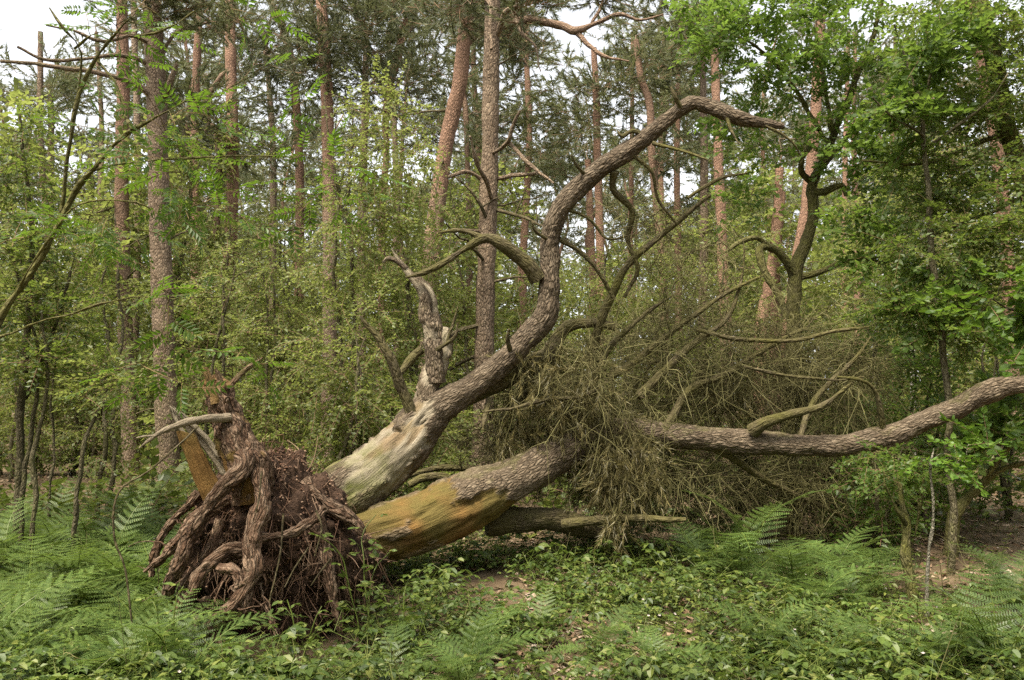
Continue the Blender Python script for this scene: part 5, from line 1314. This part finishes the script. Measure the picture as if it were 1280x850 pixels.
# ---------------------------------------------------------------- brambles in front of the root plate, with single leaves
def leaf3_mesh(seed):
    r = np.random.default_rng(seed); g = Geo()
    tubes(g, np.array([[[0, -.07, -.02], [0, -.03, .0], [0, 0, 0]]]), np.full((1, 3), .0014), 3, mi=1)
    for a in (0, 1.2, -1.2):
        V, F = leaf_hi(.07 if a == 0 else .058, .046, .16, .22)
        g.add(V @ rotm(a, r.normal(-.1, .12), r.normal(0, .15)).T, F[0])
    return g.mesh('leaf', [M_BRAMBLE, M_HERB], smooth=False)
L3 = [leaf3_mesh(1000 + k) for k in range(5)]
def bramble_plant(label, canes, seed, per=9, sc=1.0):
    r = np.random.default_rng(seed)
    p0 = path(canes[0])[0][0]; base = np.array([p0[0], p0[1], float(gz(p0[0], p0[1]))])
    T = thing('bramble', base, label, 'bramble', 'brambles around the root plate')
    for c in canes:
        q, w = path(c); q[0][2] = base[2] - .02
        g = Geo(); sp, _ = tube(g, q, w * .6, 6, .04, wob=.03, seed=seed); g.build('cane', M_HERB, T)
        for k in range(per):
            j = int(len(sp) * (.2 + .8 * (k + r.random()) / per)); j = min(j, len(sp) - 1)
            o = bpy.data.objects.new('leaf', L3[int(r.integers(0, 5))]); COL.objects.link(o); o.parent = T
            d = nrm(np.array([r.normal(), r.normal() - .5, r.uniform(.0, .7)]))
            o.location = tuple(sp[j] + d * .07 * sc - base); o.scale = (sc * r.uniform(.7, 1.15),) * 3
            o.rotation_euler = Matrix(frames(d[None])[0].tolist()).to_euler()
bramble_plant('bramble with large leaves climbing the right shoulder of the root plate', [[(450, 760, 5.35, 1.6), (440, 720, 5.33, 1.5), (425, 690, 5.3, 1.3), (400, 672, 5.25, 1)], [(455, 765, 5.3, 1.6), (462, 715, 5.4, 1.5), (455, 670, 5.5, 1.2), (470, 645, 5.6, .8)], [(445, 770, 5.3, 1.5), (470, 725, 5.4, 1.3), (490, 690, 5.6, .9)]], 1101, 11, .9)
bramble_plant('bramble sprawling over the bare soil below the ochre butt', [[(500, 770, 5.2, 1.6), (510, 735, 5.3, 1.4), (530, 715, 5.5, 1)], [(505, 772, 5.15, 1.6), (480, 740, 5.2, 1.3), (465, 735, 5.25, 1)], [(510, 770, 5.1, 1.5), (545, 745, 5.1, 1.2), (570, 740, 5.15, 1)]], 1102, 10, .85)
bramble_plant('bramble standing just right of the dangling root tips', [[(375, 815, 5.0, 1.6), (372, 780, 5.0, 1.4), (365, 750, 5.02, 1)], [(378, 818, 4.95, 1.5), (395, 785, 4.95, 1.3), (405, 760, 5.0, .9)], [(372, 815, 5.0, 1.5), (348, 792, 5.0, 1.2), (335, 785, 5.0, .8)]], 1103, 9, .85)
bramble_plant('bramble at the bottom edge in front of the hooked root', [[(300, 845, 4.75, 1.6), (302, 815, 4.75, 1.4), (310, 795, 4.8, 1)], [(300, 848, 4.72, 1.5), (280, 820, 4.72, 1.3), (262, 812, 4.75, .9)]], 1104, 9, .85)
bramble_plant('bramble with dark leaves against the left flank of the roots', [[(225, 790, 5.0, 1.6), (222, 760, 5.0, 1.4), (232, 735, 5.05, 1)], [(220, 792, 5.0, 1.5), (200, 765, 5.0, 1.3), (190, 755, 5.02, .9)]], 1105, 8, .85)
# one long dead cane arching down from the stump
g = Geo(); q, w = path([(248, 534, 5.3, 1.3), (225, 556, 5.2, 1.3), (185, 588, 5.1, 1.3), (155, 605, 5.05, 1.3), (143, 630, 5.0, 1.3), (143, 675, 5.0, 1.3), (155, 712, 5.0, 1.2), (165, 790, 5.0, 1.2)])
tube(g, q, w, 6, .04, wob=.012)
tag(g.build('dead_cane', M_DEAD), 'long bare cane arching from the broken stump down into the ferns', 'cane')

# ---------------------------------------------------------------- unseen wood added behind and beside the viewer to block low side light
r = np.random.default_rng(88)
n = 2600
az = r.uniform(math.radians(60), math.radians(300), n)            # clockwise from the view direction, outside the picture
dist = r.uniform(9, 17, n); hh = 9.5 * r.random(n) ** .8
xw, yw = np.sin(az) * dist, 3 + np.cos(az) * dist
g = Geo(); D = r.normal(0, 1, (n, 3)); D[:, 2] *= .5
stamp_mix(g, S_FAR, np.stack([xw, yw, hh], -1), frames(nrm(D)), r.uniform(2.2, 4.0, n), r)
nt = 60
a2 = np.linspace(math.radians(62), math.radians(298), nt) + r.normal(0, .03, nt); d2 = r.uniform(9.5, 16, nt)
Q = np.stack([np.sin(a2) * d2, 3 + np.cos(a2) * d2], -1)
Z = np.array([-.3, 4, 8, 11.0])
tubes(g, np.concatenate([np.repeat(Q[:, None], 4, 1) + r.normal(0, .15, (nt, 4, 2)), np.broadcast_to(Z[None, :, None], (nt, 4, 1))], -1), np.broadcast_to(np.array([.16, .13, .1, .05]), (nt, 4)), 8, mi=1)
o = g.build('unseen_wood', [M_LBIRCH, M_STEM], smooth=False, kind='stuff')
tag(o, 'unseen leafy wood added around the viewer to block low light', 'wood')
